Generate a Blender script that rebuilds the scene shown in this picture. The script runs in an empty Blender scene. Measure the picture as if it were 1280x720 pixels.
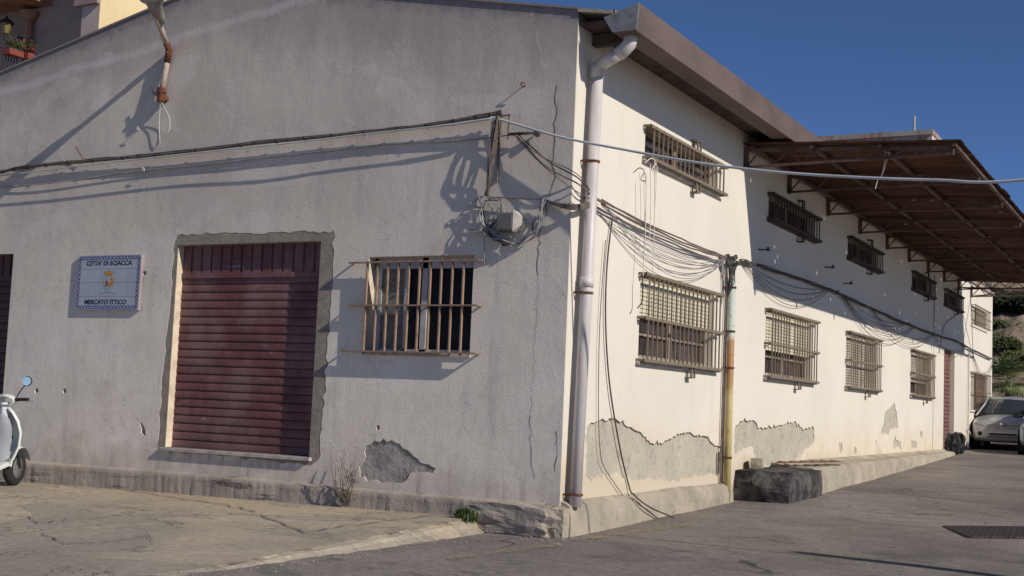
import bpy, bmesh, math, random
from mathutils import Vector, Matrix, noise as mnoise
from mathutils.geometry import delaunay_2d_cdt
R = random.Random(7)
sc = bpy.context.scene
COL = sc.collection
rad = math.radians

# ------------------------------------------------------------------ camera
FPX, YAW, PITCH, ROLL = 1606.047, 0.499750543, 0.0904458815, 0.0418319748
CAM = Vector((5.62185197, -11.45945313, 1.12))
fwd = Vector((-math.sin(YAW) * math.cos(PITCH), math.cos(YAW) * math.cos(PITCH), math.sin(PITCH)))
r0 = Vector((math.cos(YAW), math.sin(YAW), 0)); u0 = r0.cross(fwd)
rgt = r0 * math.cos(ROLL) + u0 * math.sin(ROLL)
upv = u0 * math.cos(ROLL) - r0 * math.sin(ROLL)
def ray(px, py): return fwd + rgt * ((px - 640) / FPX) - upv * ((py - 360) / FPX)
def at(px, py, ax, val=0.0):
    """point of the site surveyed on the plane axis = val"""
    d = ray(px, py); return CAM + d * ((val - CAM[ax]) / d[ax])
def sw(px, py, x=0.0): p = at(px, py, 0, x); return (p.y, p.z)
def fw(px, py, y=0.0): p = at(px, py, 1, y); return (p.x, p.z)
cd = bpy.data.cameras.new('camera'); cam = bpy.data.objects.new('camera', cd); COL.objects.link(cam)
cd.sensor_width = 36; cd.lens = FPX / 1280 * 36; cd.clip_end = 2000; cd.clip_start = 0.05
m = Matrix((rgt, upv, -fwd)).transposed().to_4x4(); m.translation = CAM; cam.matrix_world = m
sc.camera = cam

# ------------------------------------------------------------------ light
TO_SUN = Vector((1, -0.22, 0.625)).normalized()
sl = bpy.data.lights.new('sun', 'SUN'); sl.energy = 4.2; sl.angle = rad(0.5); sl.color = (1, 0.935, 0.83)
so = bpy.data.objects.new('sun', sl); COL.objects.link(so); so.location = (20, -5, 20)
so.rotation_euler = TO_SUN.to_track_quat('Z', 'Y').to_euler()
w = bpy.data.worlds.new('World'); sc.world = w; w.use_nodes = True
nt = w.node_tree; nt.nodes.clear()
sky = nt.nodes.new('ShaderNodeTexSky'); sky.sky_type = 'NISHITA'; sky.sun_disc = False
sky.sun_elevation = math.asin(TO_SUN.z); sky.sun_rotation = math.atan2(TO_SUN.x, TO_SUN.y)
sky.altitude = 0; sky.air_density = 0.4; sky.dust_density = 0.0; sky.ozone_density = 6.5
bg = nt.nodes.new('ShaderNodeBackground'); bg.inputs[1].default_value = 0.105
wo = nt.nodes.new('ShaderNodeOutputWorld')
nt.links.new(sky.outputs[0], bg.inputs[0]); nt.links.new(bg.outputs[0], wo.inputs[0])
sc.view_settings.view_transform = 'Standard'; sc.view_settings.look = 'None'; sc.view_settings.exposure = 0
sc.cycles.max_bounces = 6

# ------------------------------------------------------------------ shader helpers
class S:
    def __init__(s, name, rough=0.9, spec=0.3, metal=0.0):
        s.m = bpy.data.materials.new(name); s.m.use_nodes = True; s.t = s.m.node_tree
        s.b = s.t.nodes['Principled BSDF']; s.out = s.t.nodes['Material Output']
        s.b.inputs['Roughness'].default_value = rough; s.b.inputs['Specular IOR Level'].default_value = spec
        s.b.inputs['Metallic'].default_value = metal
        s.tc = s.t.nodes.new('ShaderNodeTexCoord'); s.v = s.tc.outputs['Object']
        s.sep = None
    def put(s, sock, v):
        if hasattr(v, 'links') or hasattr(v, 'is_linked'): s.t.links.new(v, sock)
        elif isinstance(v, (tuple, list)) and len(v) == 3 and sock.type == 'RGBA': sock.default_value = (*v, 1)
        else: sock.default_value = v
    def xyz(s, i):
        if s.sep is None:
            s.sep = s.t.nodes.new('ShaderNodeSeparateXYZ'); s.t.links.new(s.v, s.sep.inputs[0])
        return s.sep.outputs[i]
    def map(s, sc_=(1, 1, 1), rot=(0, 0, 0)):
        n = s.t.nodes.new('ShaderNodeMapping'); s.t.links.new(s.v, n.inputs[0])
        n.inputs['Scale'].default_value = sc_; n.inputs['Rotation'].default_value = rot; return n.outputs[0]
    def noise(s, scale, det=4, rough=0.6, vec=None, dist=0.0):
        n = s.t.nodes.new('ShaderNodeTexNoise'); s.t.links.new(vec or s.v, n.inputs['Vector'])
        n.inputs['Scale'].default_value = scale; n.inputs['Detail'].default_value = det
        n.inputs['Roughness'].default_value = rough; n.inputs['Distortion'].default_value = dist
        return n.outputs['Fac']
    def voro(s, scale, feat='F1', vec=None, rnd=1.0):
        n = s.t.nodes.new('ShaderNodeTexVoronoi'); n.feature = feat; s.t.links.new(vec or s.v, n.inputs['Vector'])
        n.inputs['Scale'].default_value = scale; n.inputs['Randomness'].default_value = rnd; return n.outputs['Distance']
    def ma(s, op, a, b=0.0, clamp=False):
        n = s.t.nodes.new('ShaderNodeMath'); n.operation = op; n.use_clamp = clamp
        s.put(n.inputs[0], a); s.put(n.inputs[1], b); return n.outputs[0]
    def ss(s, x, a, b, lo=0.0, hi=1.0):
        n = s.t.nodes.new('ShaderNodeMapRange'); n.interpolation_type = 'SMOOTHSTEP'
        s.put(n.inputs[0], x); n.inputs[1].default_value = a; n.inputs[2].default_value = b
        n.inputs[3].default_value = lo; n.inputs[4].default_value = hi; return n.outputs[0]
    def mix(s, f, a, b):
        n = s.t.nodes.new('ShaderNodeMix'); n.data_type = 'RGBA'
        s.put(n.inputs[0], f); s.put(n.inputs[6], a); s.put(n.inputs[7], b); return n.outputs[2]
    def mul(s, col, f):
        n = s.t.nodes.new('ShaderNodeVectorMath'); n.operation = 'SCALE'
        s.t.links.new(col, n.inputs[0]); s.put(n.inputs['Scale'], f); return n.outputs[0]
    def col(s, c): s.put(s.b.inputs['Base Color'], c); return s
    def bump(s, h, dist=0.01, strength=0.6):
        n = s.t.nodes.new('ShaderNodeBump'); n.inputs['Distance'].default_value = dist
        n.inputs['Strength'].default_value = strength; s.put(n.inputs['Height'], h)
        s.t.links.new(n.outputs[0], s.b.inputs['Normal']); return s
def simple(name, c, c2=None, scale=6, rough=0.7, spec=0.3, metal=0, lo=.4, hi=.65, bump=0.0, bs=40, stretch=None):
    s = S(name, rough, spec, metal); c2 = c2 or tuple(x * .7 for x in c)
    v = s.map(stretch) if stretch else None
    s.col(s.mix(s.ss(s.noise(scale, 6, .65, v), lo, hi), c, c2))
    if bump: s.bump(s.noise(bs, 4), bump, .6)
    return s.m
M = {}
# ---- front (gable) wall paint
def gable_top(x): return 5.145 + .186 * (-x) if x > -4.83 else 6.04 - .217 * (-x - 4.83)
s = S('grey_stucco', .95, .1)
z = s.xyz(2); x = s.xyz(0)
c = s.mix(s.ss(s.noise(.7, 5, .6), .3, .7), (.64, .56, .49), (.53, .465, .405))
c = s.mix(s.ss(s.ma('ADD', z, s.ma('MULTIPLY', s.noise(.6, 4), 2.0)), 5.2, 2.0), c, s.mix(s.ss(s.noise(1.1, 5, .6), .3, .7), (.84, .755, .655), (.74, .66, .57)))  # paler low down: ground bounce painted into the wall colour
vs = s.map((2.2, 2.2, .35))
c = s.mix(s.ma('MULTIPLY', s.ss(s.noise(1.5, 6, .7, vs), .5, .75), .45), c, (.40, .36, .355))
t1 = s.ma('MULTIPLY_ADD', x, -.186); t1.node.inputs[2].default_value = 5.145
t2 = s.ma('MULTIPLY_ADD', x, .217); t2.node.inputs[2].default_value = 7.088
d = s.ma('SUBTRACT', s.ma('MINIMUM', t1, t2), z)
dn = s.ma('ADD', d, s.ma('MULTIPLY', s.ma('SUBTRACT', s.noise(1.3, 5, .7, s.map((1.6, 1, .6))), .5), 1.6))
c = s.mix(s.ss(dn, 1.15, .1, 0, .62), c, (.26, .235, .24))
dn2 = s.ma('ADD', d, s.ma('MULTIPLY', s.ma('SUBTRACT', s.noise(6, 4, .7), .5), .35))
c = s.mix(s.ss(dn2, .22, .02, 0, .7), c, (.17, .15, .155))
# the trace of an older, lower roofline
ln = s.ma('ABSOLUTE', s.ma('SUBTRACT', s.ma('ADD', z, s.ma('MULTIPLY', s.noise(1.2, 3), .25)), s.ma('MULTIPLY_ADD', x, .19)))
ln.node.inputs[0].default_value = 0
# (kept as a faint paler band)
zl = s.ma('MULTIPLY_ADD', x, .135); zl.node.inputs[2].default_value = 6.22
ln = s.ma('ABSOLUTE', s.ma('SUBTRACT', s.ma('ADD', z, s.ma('MULTIPLY', s.noise(1.2, 3), .2)), zl))
c = s.mix(s.ss(ln, .09, .0, 0, .4), c, (.68, .64, .64))
zb = s.ma('SUBTRACT', z, s.ma('MULTIPLY', s.ma('SUBTRACT', s.noise(2.2, 5, .7), .5), 1.3))
c = s.mix(s.ss(zb, .6, .1, 0, .5), c, (.46, .38, .31))
c = s.mix(s.ma('MULTIPLY', s.ss(s.noise(.9, 5, .65, s.map((1, 1, 1.7))), .55, .72), .35), c, (.46, .38, .35))
c = s.mix(s.ma('MULTIPLY', s.ss(s.noise(.55, 5, .7, s.map((1, 1, 2))), .52, .7), s.ss(z, 1.7, .2, 0, .4)), c, (.40, .32, .26))
c = s.mix(s.ss(s.noise(3.2, 5, .7), .6, .75, 0, .25), c, (.70, .63, .60))
c = s.mix(s.ss(s.noise(22, 2), .74, .8, 0, .35), c, (.3, .26, .25))
pt = s.noise(.8, 3, .5, s.map((1, 1, 1.3)), 1.2)
c = s.mix(s.ma('MULTIPLY', s.ss(pt, .58, .585), .22), c, (.74, .68, .65))
c = s.mix(s.ma('MULTIPLY', s.ss(s.ma('ABSOLUTE', s.ma('SUBTRACT', s.noise(.9, 5, .6, None, .8), .5)), .004, .0), .35), c, (.28, .25, .24))
tr = s.noise(5, 4, .7, s.map((1, 1, .28), (0, rad(35), 0)))
c = s.mix(s.ss(tr, .6, .75, 0, .3), c, (.42, .37, .345))
dk = s.ma('MULTIPLY', s.ss(s.noise(2.4, 5, .7, s.map((2.4, 1, .18))), .5, .68), s.ss(z, .55, .1))
c = s.mix(s.ma('MULTIPLY', dk, .6), c, (.27, .215, .17))
bx = s.ma('MULTIPLY', s.ss(s.ma('ABSOLUTE', s.ma('ADD', x, 4.15)), 1.15, .9), s.ma('MULTIPLY', s.ss(z, .15, .42), s.ss(z, .46, .44)))
c = s.mix(s.ma('MULTIPLY', bx, s.ss(s.noise(3, 4, .7, s.map((2.5, 1, .3))), .42, .62, 0, .6)), c, (.26, .2, .16))
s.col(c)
h = s.ma('ADD', s.ma('MULTIPLY', s.noise(48, 5, .75), 1.0), s.ma('MULTIPLY', s.noise(15, 3, .5), .35))
h = s.ma('ADD', h, s.ma('MULTIPLY', s.noise(2.0, 2, .5), 1.8))
h = s.ma('ADD', h, s.ma('MULTIPLY', tr, .8))
s.bump(h, .008, .6); M['front'] = s.m
# ---- side wall paint
s = S('cream_plaster', .92, .12); z = s.xyz(2)
c = s.mix(s.ss(s.noise(.5, 5, .6), .3, .7), (.70, .645, .565), (.65, .60, .52))
vs = s.map((2, 1.7, .22))
c = s.mix(s.ss(s.noise(1.6, 6, .7, vs), .56, .8, 0, .38), c, (.52, .455, .34))
c = s.mix(s.ss(s.noise(3.1, 6, .7, s.map((2, 2.3, .12))), .62, .74, 0, .28), c, (.50, .37, .22))
zb = s.ma('SUBTRACT', z, s.ma('MULTIPLY', s.ma('SUBTRACT', s.noise(1.7, 5, .7), .5), 1.3))
c = s.mix(s.ss(zb, 1.2, .35, 0, .75), c, (.62, .51, .37))
c = s.mix(s.ss(zb, .62, .35, 0, .5), c, (.50, .42, .33))
zt = s.ma('ADD', z, s.ma('MULTIPLY', s.noise(3, 4, .7, vs), .8))
c = s.mix(s.ss(zt, 4.9, 5.5, 0, .35), c, (.40, .35, .29))
c = s.mix(s.ss(s.noise(26, 2), .73, .78, 0, .4), c, (.4, .33, .25))
s.col(c)
h = s.ma('ADD', s.ma('MULTIPLY', s.noise(30, 4, .6), .4), s.ma('MULTIPLY', s.noise(1.6, 3, .5), 2.5))
s.bump(h, .009, .6); M['side'] = s.m
# ---- render exposed where the paint fell off
s = S('bare_render', .97, .08)
c = s.mix(s.ss(s.noise(1.6, 6, .7), .35, .65), (.50, .45, .36), (.43, .395, .325))
c = s.mix(s.ss(s.noise(4.5, 6, .75), .52, .66, 0, .75), c, (.29, .265, .225))
c = s.mix(s.ss(s.noise(2.3, 6, .8, s.map((1, 1, 1.5))), .54, .64, 0, .7), c, (.58, .53, .43))
c = s.mix(s.ss(s.voro(17), .2, .08, 0, .6), c, (.2, .18, .15))
s.col(c); s.bump(s.ma('ADD', s.noise(12, 6, .75), s.ma('MULTIPLY', s.noise(70, 3), .4)), .02, .8); M['render'] = s.m
s = S('sandy_mortar', .97, .08)
c = s.mix(s.ss(s.noise(8, 6, .75), .35, .65), (.34, .295, .25), (.25, .215, .18))
s.col(c); s.bump(s.noise(45, 5, .75), .02, .9); M['mortar'] = s.m
# ---- concrete plinth
s = S('old_concrete', .97, .1); z = s.xyz(2)
c = s.mix(s.ss(s.noise(1.8, 6, .7), .35, .68), (.43, .375, .295), (.30, .262, .21))
c = s.mix(s.ss(s.noise(5, 6, .75), .55, .7, 0, .7), c, (.20, .175, .15))
c = s.mix(s.ss(s.noise(.8, 4, .6), .52, .68, 0, .45), c, (.55, .47, .35))
s.col(c); s.bump(s.ma('ADD', s.noise(7, 6, .7), s.ma('MULTIPLY', s.noise(50, 3), .3)), .03, .8); M['concrete'] = s.m
s = S('dark_plinth_concrete', .97, .1); z = s.xyz(2)
c = s.mix(s.ss(s.noise(2.2, 6, .7), .35, .68), (.42, .36, .30), (.31, .265, .225))
c = s.mix(s.ss(s.noise(2.2, 6, .8, s.map((.3, .3, 3.2))), .56, .63, 0, .85), c, (.10, .085, .075))
s.col(c); s.bump(s.ma('ADD', s.noise(5, 6, .75), s.ma('MULTIPLY', s.noise(50, 3), .3)), .022, .8); M['plinth'] = s.m
s = S('tarred_concrete', .85, .2)
c = s.mix(s.ss(s.noise(4, 6, .75), .42, .62), (.035, .033, .035), (.13, .12, .115))
s.col(c); s.bump(s.noise(9, 6, .75), .05, .9); M['tar'] = s.m
# ---- road
s = S('worn_asphalt', .93, .15)
c = s.mix(s.ss(s.noise(.33, 6, .62), .35, .65), (.25, .222, .198), (.165, .146, .136))
vs = s.map((.7, 1.15, 1), (0, 0, rad(-30)))
c = s.mix(s.ss(s.noise(.6, 6, .72, vs, .8), .50, .66, 0, .6), c, (.10, .088, .084))
c = s.mix(s.ss(s.noise(2.6, 6, .75, s.map((.6, 1.2, 1), (0, 0, rad(20))), .4), .55, .66, 0, .6), c, (.08, .07, .066))
c = s.mix(s.ss(s.noise(1.7, 5, .7, s.map((.5, 1, 1), (0, 0, rad(8))), .6), .57, .68, 0, .6), c, (.31, .27, .23))
c = s.mix(s.ss(s.noise(5.5, 5, .7), .62, .72, 0, .65), c, (.07, .063, .06))
n = s.t.nodes.new('ShaderNodeTexNoise'); s.t.links.new(s.v, n.inputs['Vector']); n.inputs['Scale'].default_value = 1.1
vm = s.t.nodes.new('ShaderNodeVectorMath'); vm.operation = 'MULTIPLY_ADD'; s.t.links.new(n.outputs['Color'], vm.inputs[0])
vm.inputs[1].default_value = (1.3, 1.3, 0); s.t.links.new(s.v, vm.inputs[2])
ck = s.ss(s.voro(.42, 'DISTANCE_TO_EDGE', vm.outputs[0]), .012, .003)
ck = s.ma('MULTIPLY', ck, s.ss(s.noise(.6, 3), .47, .6))
c = s.mix(s.ma('MULTIPLY', ck, .8), c, (.04, .036, .035))
g = s.noise(85, 4, .8)
c = s.mix(s.ss(g, .5, .7, 0, .5), c, (.33, .30, .27))
c = s.mix(s.ss(s.noise(70, 3, .8), .52, .7, 0, .6), c, (.06, .055, .05))
c = s.mul(c, s.ss(s.noise(.22, 3, .5), .35, .65, .95, 1.22))
c = s.mul(c, s.ss(s.noise(18, 5, .85), .35, .68, .78, 1.25))
c = s.mix(s.ss(s.voro(26), .16, .08, 0, .45), c, (.40, .37, .33))
c = s.mix(s.ss(s.voro(9.3), .10, .05, 0, .6), c, (.05, .045, .042))
s.col(c); s.bump(s.ma('ADD', s.ma('MULTIPLY', g, .8), s.ma('SUBTRACT', s.ma('MULTIPLY', s.noise(3, 5, .7), 1.4), ck)), .014, .8); M['road'] = s.m
# ---- pavement: worn concrete skins
s = S('worn_pavement', .95, .12)
c = s.mix(s.ss(s.noise(.5, 6, .62), .35, .65), (.43, .37, .285), (.30, .262, .212))
L = s.noise(.62, 7, .62, s.map((.55, 1.3, 1)), .9)
edge = s.ss(s.ma('ABSOLUTE', s.ma('SUBTRACT', L, .5)), .006, .001)
lay = s.ss(L, .497, .503)
yy0 = s.ma('ADD', s.xyz(1), s.ma('MULTIPLY', s.ma('SUBTRACT', s.noise(1.1, 4), .5), 1.6))
c = s.mix(s.ss(yy0, -1.6, -.4, 0, .55), c, (.44, .345, .23))
c = s.mix(s.ss(yy0, -3.0, -6.0, 0, .75), c, (.17, .15, .138))
c = s.mix(s.ma('MULTIPLY', lay, .5), c, (.25, .23, .205))
c = s.mix(s.ma('MULTIPLY', edge, s.ss(s.noise(2.3, 4), .42, .55, 0, .8)), c, (.07, .06, .05))
c = s.mix(s.ss(s.noise(3.2, 6, .7, s.map((.5, 1, 1))), .58, .72, 0, .6), c, (.16, .14, .12))
c = s.mul(c, s.ss(s.noise(14, 6, .85), .32, .68, .8, 1.2))
c = s.mix(s.ss(s.noise(60, 3, .7), .55, .72, 0, .5), c, (.52, .47, .39))
c = s.mix(s.ss(s.noise(75, 3, .8), .55, .7, 0, .45), c, (.12, .105, .09))
s.col(c); s.bump(s.ma('ADD', s.ma('MULTIPLY', lay, -1.2), s.ma('ADD', s.ma('MULTIPLY', s.noise(60, 4), .4), s.noise(4, 4))), .014, .8); M['pave'] = s.m
# ---- roller shutters (maroon)
s = S('maroon_shutter', .62, .3)
c = s.mix(s.ss(s.noise(1.5, 6, .7, s.map((1, 1, 3))), .35, .7), (.150, .053, .054), (.105, .039, .041))
c = s.mix(s.ss(s.noise(2.7, 5, .6, s.map((1, 1, 2.2))), .69, .71, 0, .65), c, (.25, .22, .27))
c = s.mix(s.ss(s.noise(30, 3, .6), .7, .78, 0, .4), c, (.22, .14, .14))
c = s.mix(s.ss(s.noise(1.1, 5, .7, s.map((1.6, 1, 1))), .4, .68, 0, .55), c, (.26, .165, .155))
c = s.mix(s.ss(s.noise(4, 5, .8, s.map((.6, 1, 5))), .58, .7, 0, .4), c, (.27, .2, .2))
c = s.mix(s.ss(s.xyz(2), 1.0, .45, 0, .3), c, (.2, .11, .1))
s.col(c); s.bump(s.noise(14, 3), .004, .5); M['shutter'] = s.m
M['far_shutter'] = simple('faded_red_shutter', (.19, .10, .085), (.13, .07, .06), 3)
M['brown_shutter'] = simple('brown_shutter', (.13, .055, .05), (.09, .04, .036), 3, .6)
# ---- metals etc
M['rust'] = simple('rusty_iron', (.16, .06, .035), (.07, .03, .02), 14, .85, .2, bump=.003)
M['fgrille'] = simple('brown_oxide_grille', (.31, .205, .145), (.19, .105, .065), 12, .7, .3, lo=.45, hi=.75)
M['sgrille'] = simple('taupe_grille', (.20, .16, .115), (.12, .085, .055), 9, .6, .3, lo=.5, hi=.75)
M['dgrille'] = simple('dark_brown_grille', (.085, .055, .045), (.05, .033, .028), 9, .7, .25)
M['slat'] = simple('cream_blind', (.62, .565, .43), (.52, .465, .34), 2.5, .6, .3)
M['slat_old'] = simple('dirty_blind', (.40, .36, .29), (.28, .24, .19), 3, .7, .3)
M['alu'] = simple('dull_aluminium', (.46, .45, .46), (.33, .32, .33), 5, .45, .4)
M['frame_tan'] = simple('tan_window_frame', (.30, .24, .20), (.2, .16, .13), 5, .6, .3)
s = S('dark_glass', .3, .15); s.col(s.mix(s.ss(s.noise(1.3, 3), .4, .7), (.006, .006, .008), (.02, .018, .02))); M['glass'] = s.m
s = S('dusty_glass', .25, .4); s.col(s.mix(s.ss(s.noise(3.3, 6), .4, .7), (.035, .028, .028), (.10, .08, .075))); M['dusty'] = s.m
M['dark'] = simple('dark_interior', (.012, .011, .012), (.02, .018, .018))
M['reveal'] = simple('cream_reveal', (.68, .58, .44), (.5, .41, .3), 5, .9)
M['marble'] = simple('stone_sill', (.50, .44, .40), (.36, .31, .28), 7, .7)
M['pvc'] = simple('grey_white_pvc', (.60, .555, .54), (.44, .405, .39), 2.3, .45, .4, stretch=(3, 3, .5), lo=.35, hi=.75)
s = S('painted_pipe', .6, .3); z = s.xyz(2)
zz = s.ma('ADD', z, s.ma('MULTIPLY', s.noise(9, 3), .3))
c = s.mix(s.ss(zz, 2.15, 2.3), (.50, .42, .19), (.46, .52, .47))
c = s.mix(s.ma('MULTIPLY', s.ss(zz, 1.5, 1.7), s.ss(zz, 2.3, 2.2)), c, (.36, .20, .09))
c = s.mix(s.ss(s.noise(12, 5), .58, .7, 0, .7), c, (.28, .14, .06)); s.col(c); M['pipe2'] = s.m
M['gutter'] = simple('brown_gutter', (.15, .11, .097), (.10, .073, .063), 1.2, .7, .3, stretch=(1, .4, 1))
M['gutter_end'] = simple('grey_gutter_end', (.22, .22, .24), (.14, .14, .15), 8, .6)
M['eave'] = simple('dark_eave_boards', (.12, .085, .07), (.06, .045, .04), 5, .9)
s = S('rusty_corrugated_sheet', .9, .15)
c = s.mix(s.ss(s.noise(2.2, 6, .7, s.map((.25, 5, 1))), .35, .65), (.12, .056, .038), (.05, .026, .02))
c = s.mix(s.ss(s.noise(2.8, 5, .7, s.map((.3, 6, 1))), .56, .68, 0, .6), c, (.17, .125, .105))
c = s.mix(s.ss(s.noise(.5, 5, .7), .5, .7, 0, .5), c, (.028, .017, .014)); s.col(c); M['sheet'] = s.m
M['truss'] = simple('weathered_steel', (.13, .09, .075), (.075, .048, .038), 4, .85, .2)
M['tile'] = simple('terracotta_tiles', (.30, .16, .10), (.2, .11, .07), 2, .9)
s = S('rusty_parapet', .95, .1)
c = s.mix(s.ss(s.noise(2.2, 6, .75, s.map((1.5, 1.5, .5))), .4, .62), (.36, .33, .31), (.26, .13, .085)); s.col(c); M['parapet'] = s.m
M['cable_dark'] = simple('black_cable', (.05, .045, .045), (.09, .08, .075), 9, .7)
M['cable_grey'] = simple('grey_cable', (.33, .32, .33), (.2, .19, .19), 9, .6)
M['cable_brown'] = simple('brown_dusty_cable', (.17, .135, .115), (.10, .08, .07), 11, .8)
M['cable_pale'] = simple('pale_sheathed_cable', (.50, .52, .54), (.42, .44, .46), 3, .4, .4)
M['cable_white'] = simple('white_flex', (.62, .60, .54), (.5, .47, .4), 9, .6)
M['tie'] = simple('dark_cable_tie', (.035, .03, .03))
M['box'] = simple('grey_box', (.20, .19, .185), (.13, .125, .12), 9, .75)
M['boxlid'] = simple('grey_box_lid', (.15, .14, .14), (.11, .105, .10), 9, .75)
M['boxlite'] = simple('pale_box_flange', (.46, .43, .39), (.36, .33, .30), 9, .75)
M['lamp_pole'] = simple('peeling_cream_pole', (.50, .41, .35), (.36, .26, .21), 9, .7, lo=.45, hi=.7)
M['lamp_head'] = simple('grey_lamp_head', (.33, .30, .27), (.2, .17, .15), 7, .6)
s = S('lamp_bowl', .15, .5); s.col((.30, .32, .34)); M['bowl'] = s.m
M['crack'] = simple('crack_shadow', (.09, .08, .075), (.17, .15, .14), 8)
M['joint_edge_shade'] = simple('joint_and_edge_shade', (.16, .13, .10), (.25, .2, .15), 8)  # wall joint, and painted shade under broken plaster edges

# ------------------------------------------------------------------ mesh helpers
class MB:
    def __init__(s): s.v = []; s.f = []
    def add(s, vs, fs):
        n = len(s.v); s.v += [tuple(p) for p in vs]; s.f += [tuple(i + n for i in f) for f in fs]; return s
    def box(s, a, b):
        x0, x1 = sorted((a[0], b[0])); y0, y1 = sorted((a[1], b[1])); z0, z1 = sorted((a[2], b[2]))
        return s.add([(x0, y0, z0), (x1, y0, z0), (x1, y1, z0), (x0, y1, z0), (x0, y0, z1), (x1, y0, z1), (x1, y1, z1), (x0, y1, z1)],
                     [(0, 3, 2, 1), (4, 5, 6, 7), (0, 1, 5, 4), (1, 2, 6, 5), (2, 3, 7, 6), (3, 0, 4, 7)])
    def bar(s, p, q, w=.02, h=.02, up=(0, 0, 1)):
        p = Vector(p); q = Vector(q); d = (q - p).normalized(); u = Vector(up)
        if abs(d.dot(u)) > .97: u = Vector((0, 1, 0))
        a = d.cross(u).normalized(); b = a.cross(d)
        vs = [c + a * (i * w / 2) + b * (j * h / 2) for c in (p, q) for i, j in ((-1, -1), (1, -1), (1, 1), (-1, 1))]
        return s.add(vs, [(0, 3, 2, 1), (4, 5, 6, 7), (0, 1, 5, 4), (1, 2, 6, 5), (2, 3, 7, 6), (3, 0, 4, 7)])
    def tube(s, pts, r, n=6, caps=True):
        pts = [Vector(p) for p in pts]; rs = r if isinstance(r, (list, tuple)) else [r] * len(pts)
        a = None; rings = []
        for i, p in enumerate(pts):
            d = (pts[min(i + 1, len(pts) - 1)] - pts[max(i - 1, 0)])
            d = d.normalized() if d.length > 1e-9 else Vector((0, 0, 1))
            if a is None: a = d.cross(Vector((0, 0, 1)) if abs(d.z) < .9 else Vector((0, 1, 0))).normalized()
            else:
                a = a - d * a.dot(d); a = a.normalized() if a.length > 1e-6 else d.orthogonal().normalized()
            b = d.cross(a)
            rings.append([p + (a * math.cos(2 * math.pi * k / n) + b * math.sin(2 * math.pi * k / n)) * rs[i] for k in range(n)])
        vs = [q for ring in rings for q in ring]; fs = []
        for i in range(len(rings) - 1):
            for k in range(n):
                fs.append((i * n + k, i * n + (k + 1) % n, (i + 1) * n + (k + 1) % n, (i + 1) * n + k))
        if caps: fs += [tuple(range(n))[::-1], tuple((len(rings) - 1) * n + k for k in range(n))]
        return s.add(vs, fs)
    def lathe(s, prof, c=(0, 0, 0), axis='z', n=24):
        vs = []; fs = []; c = Vector(c)
        for r, h in prof:
            for k in range(n):
                t = 2 * math.pi * k / n; u, v_ = r * math.cos(t), r * math.sin(t)
                vs.append(c + Vector({'z': (u, v_, h), 'x': (h, u, v_), 'y': (v_, h, u)}[axis]))
        for i in range(len(prof) - 1):
            for k in range(n): fs.append((i * n + k, i * n + (k + 1) % n, (i + 1) * n + (k + 1) % n, (i + 1) * n + k))
        return s.add(vs, fs)
    def grid(s, rows):
        nr, nc = len(rows), len(rows[0]); vs = [p for r in rows for p in r]
        return s.add(vs, [(i * nc + j, i * nc + j + 1, (i + 1) * nc + j + 1, (i + 1) * nc + j) for i in range(nr - 1) for j in range(nc - 1)])
    def build(s, name, mat, parent=None, smooth=False, bevel=0, recalc=True, sub=0):
        me = bpy.data.meshes.new(name); me.from_pydata(s.v, [], s.f); me.update()
        if recalc:
            b = bmesh.new(); b.from_mesh(me); bmesh.ops.recalc_face_normals(b, faces=b.faces); b.to_mesh(me); b.free()
        if smooth:
            for p in me.polygons: p.use_smooth = True
        me.materials.append(mat if not isinstance(mat, str) else M[mat])
        o = bpy.data.objects.new(name, me); COL.objects.link(o)
        if parent is not None: o.parent = parent
        if bevel:
            md = o.modifiers.new('b', 'BEVEL'); md.width = bevel; md.segments = 2; md.limit_method = 'ANGLE'
        if sub:
            md = o.modifiers.new('s', 'SUBSURF'); md.levels = md.render_levels = sub
        return o
def empty(name, loc=(0, 0, 0), rz=0, parent=None):
    o = bpy.data.objects.new(name, None); COL.objects.link(o); o.location = loc; o.rotation_euler[2] = rz
    o.empty_display_size = .1
    if parent is not None: o.parent = parent
    return o
def tag(o, label=None, cat=None, group=None, kind=None):
    if label: o['label'] = label
    if cat: o['category'] = cat
    if group: o['group'] = group
    if kind: o['kind'] = kind
    return o
def inside(p, poly):
    c = False; n = len(poly); j = n - 1
    for i in range(n):
        a, b = poly[i], poly[j]
        if (a[1] > p[1]) != (b[1] > p[1]) and p[0] < (b[0] - a[0]) * (p[1] - a[1]) / (b[1] - a[1]) + a[0]: c = not c
        j = i
    return c
def rect(u0, u1, v0, v1): return [(u0, v0), (u1, v0), (u1, v1), (u0, v1)]
def jag(poly, step=.06, amp=.02, seed=1):
    r = random.Random(seed); out = []
    for i in range(len(poly)):
        a, b = poly[i], poly[(i + 1) % len(poly)]; L = math.dist(a, b); n = max(1, int(L / step))
        for k in range(n):
            t = k / n; nx, ny = -(b[1] - a[1]) / (L + 1e-9), (b[0] - a[0]) / (L + 1e-9)
            o = r.gauss(0, amp) * (1 if k else .5)
            out.append((a[0] + (b[0] - a[0]) * t + nx * o, a[1] + (b[1] - a[1]) * t + ny * o))
    return out
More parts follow.
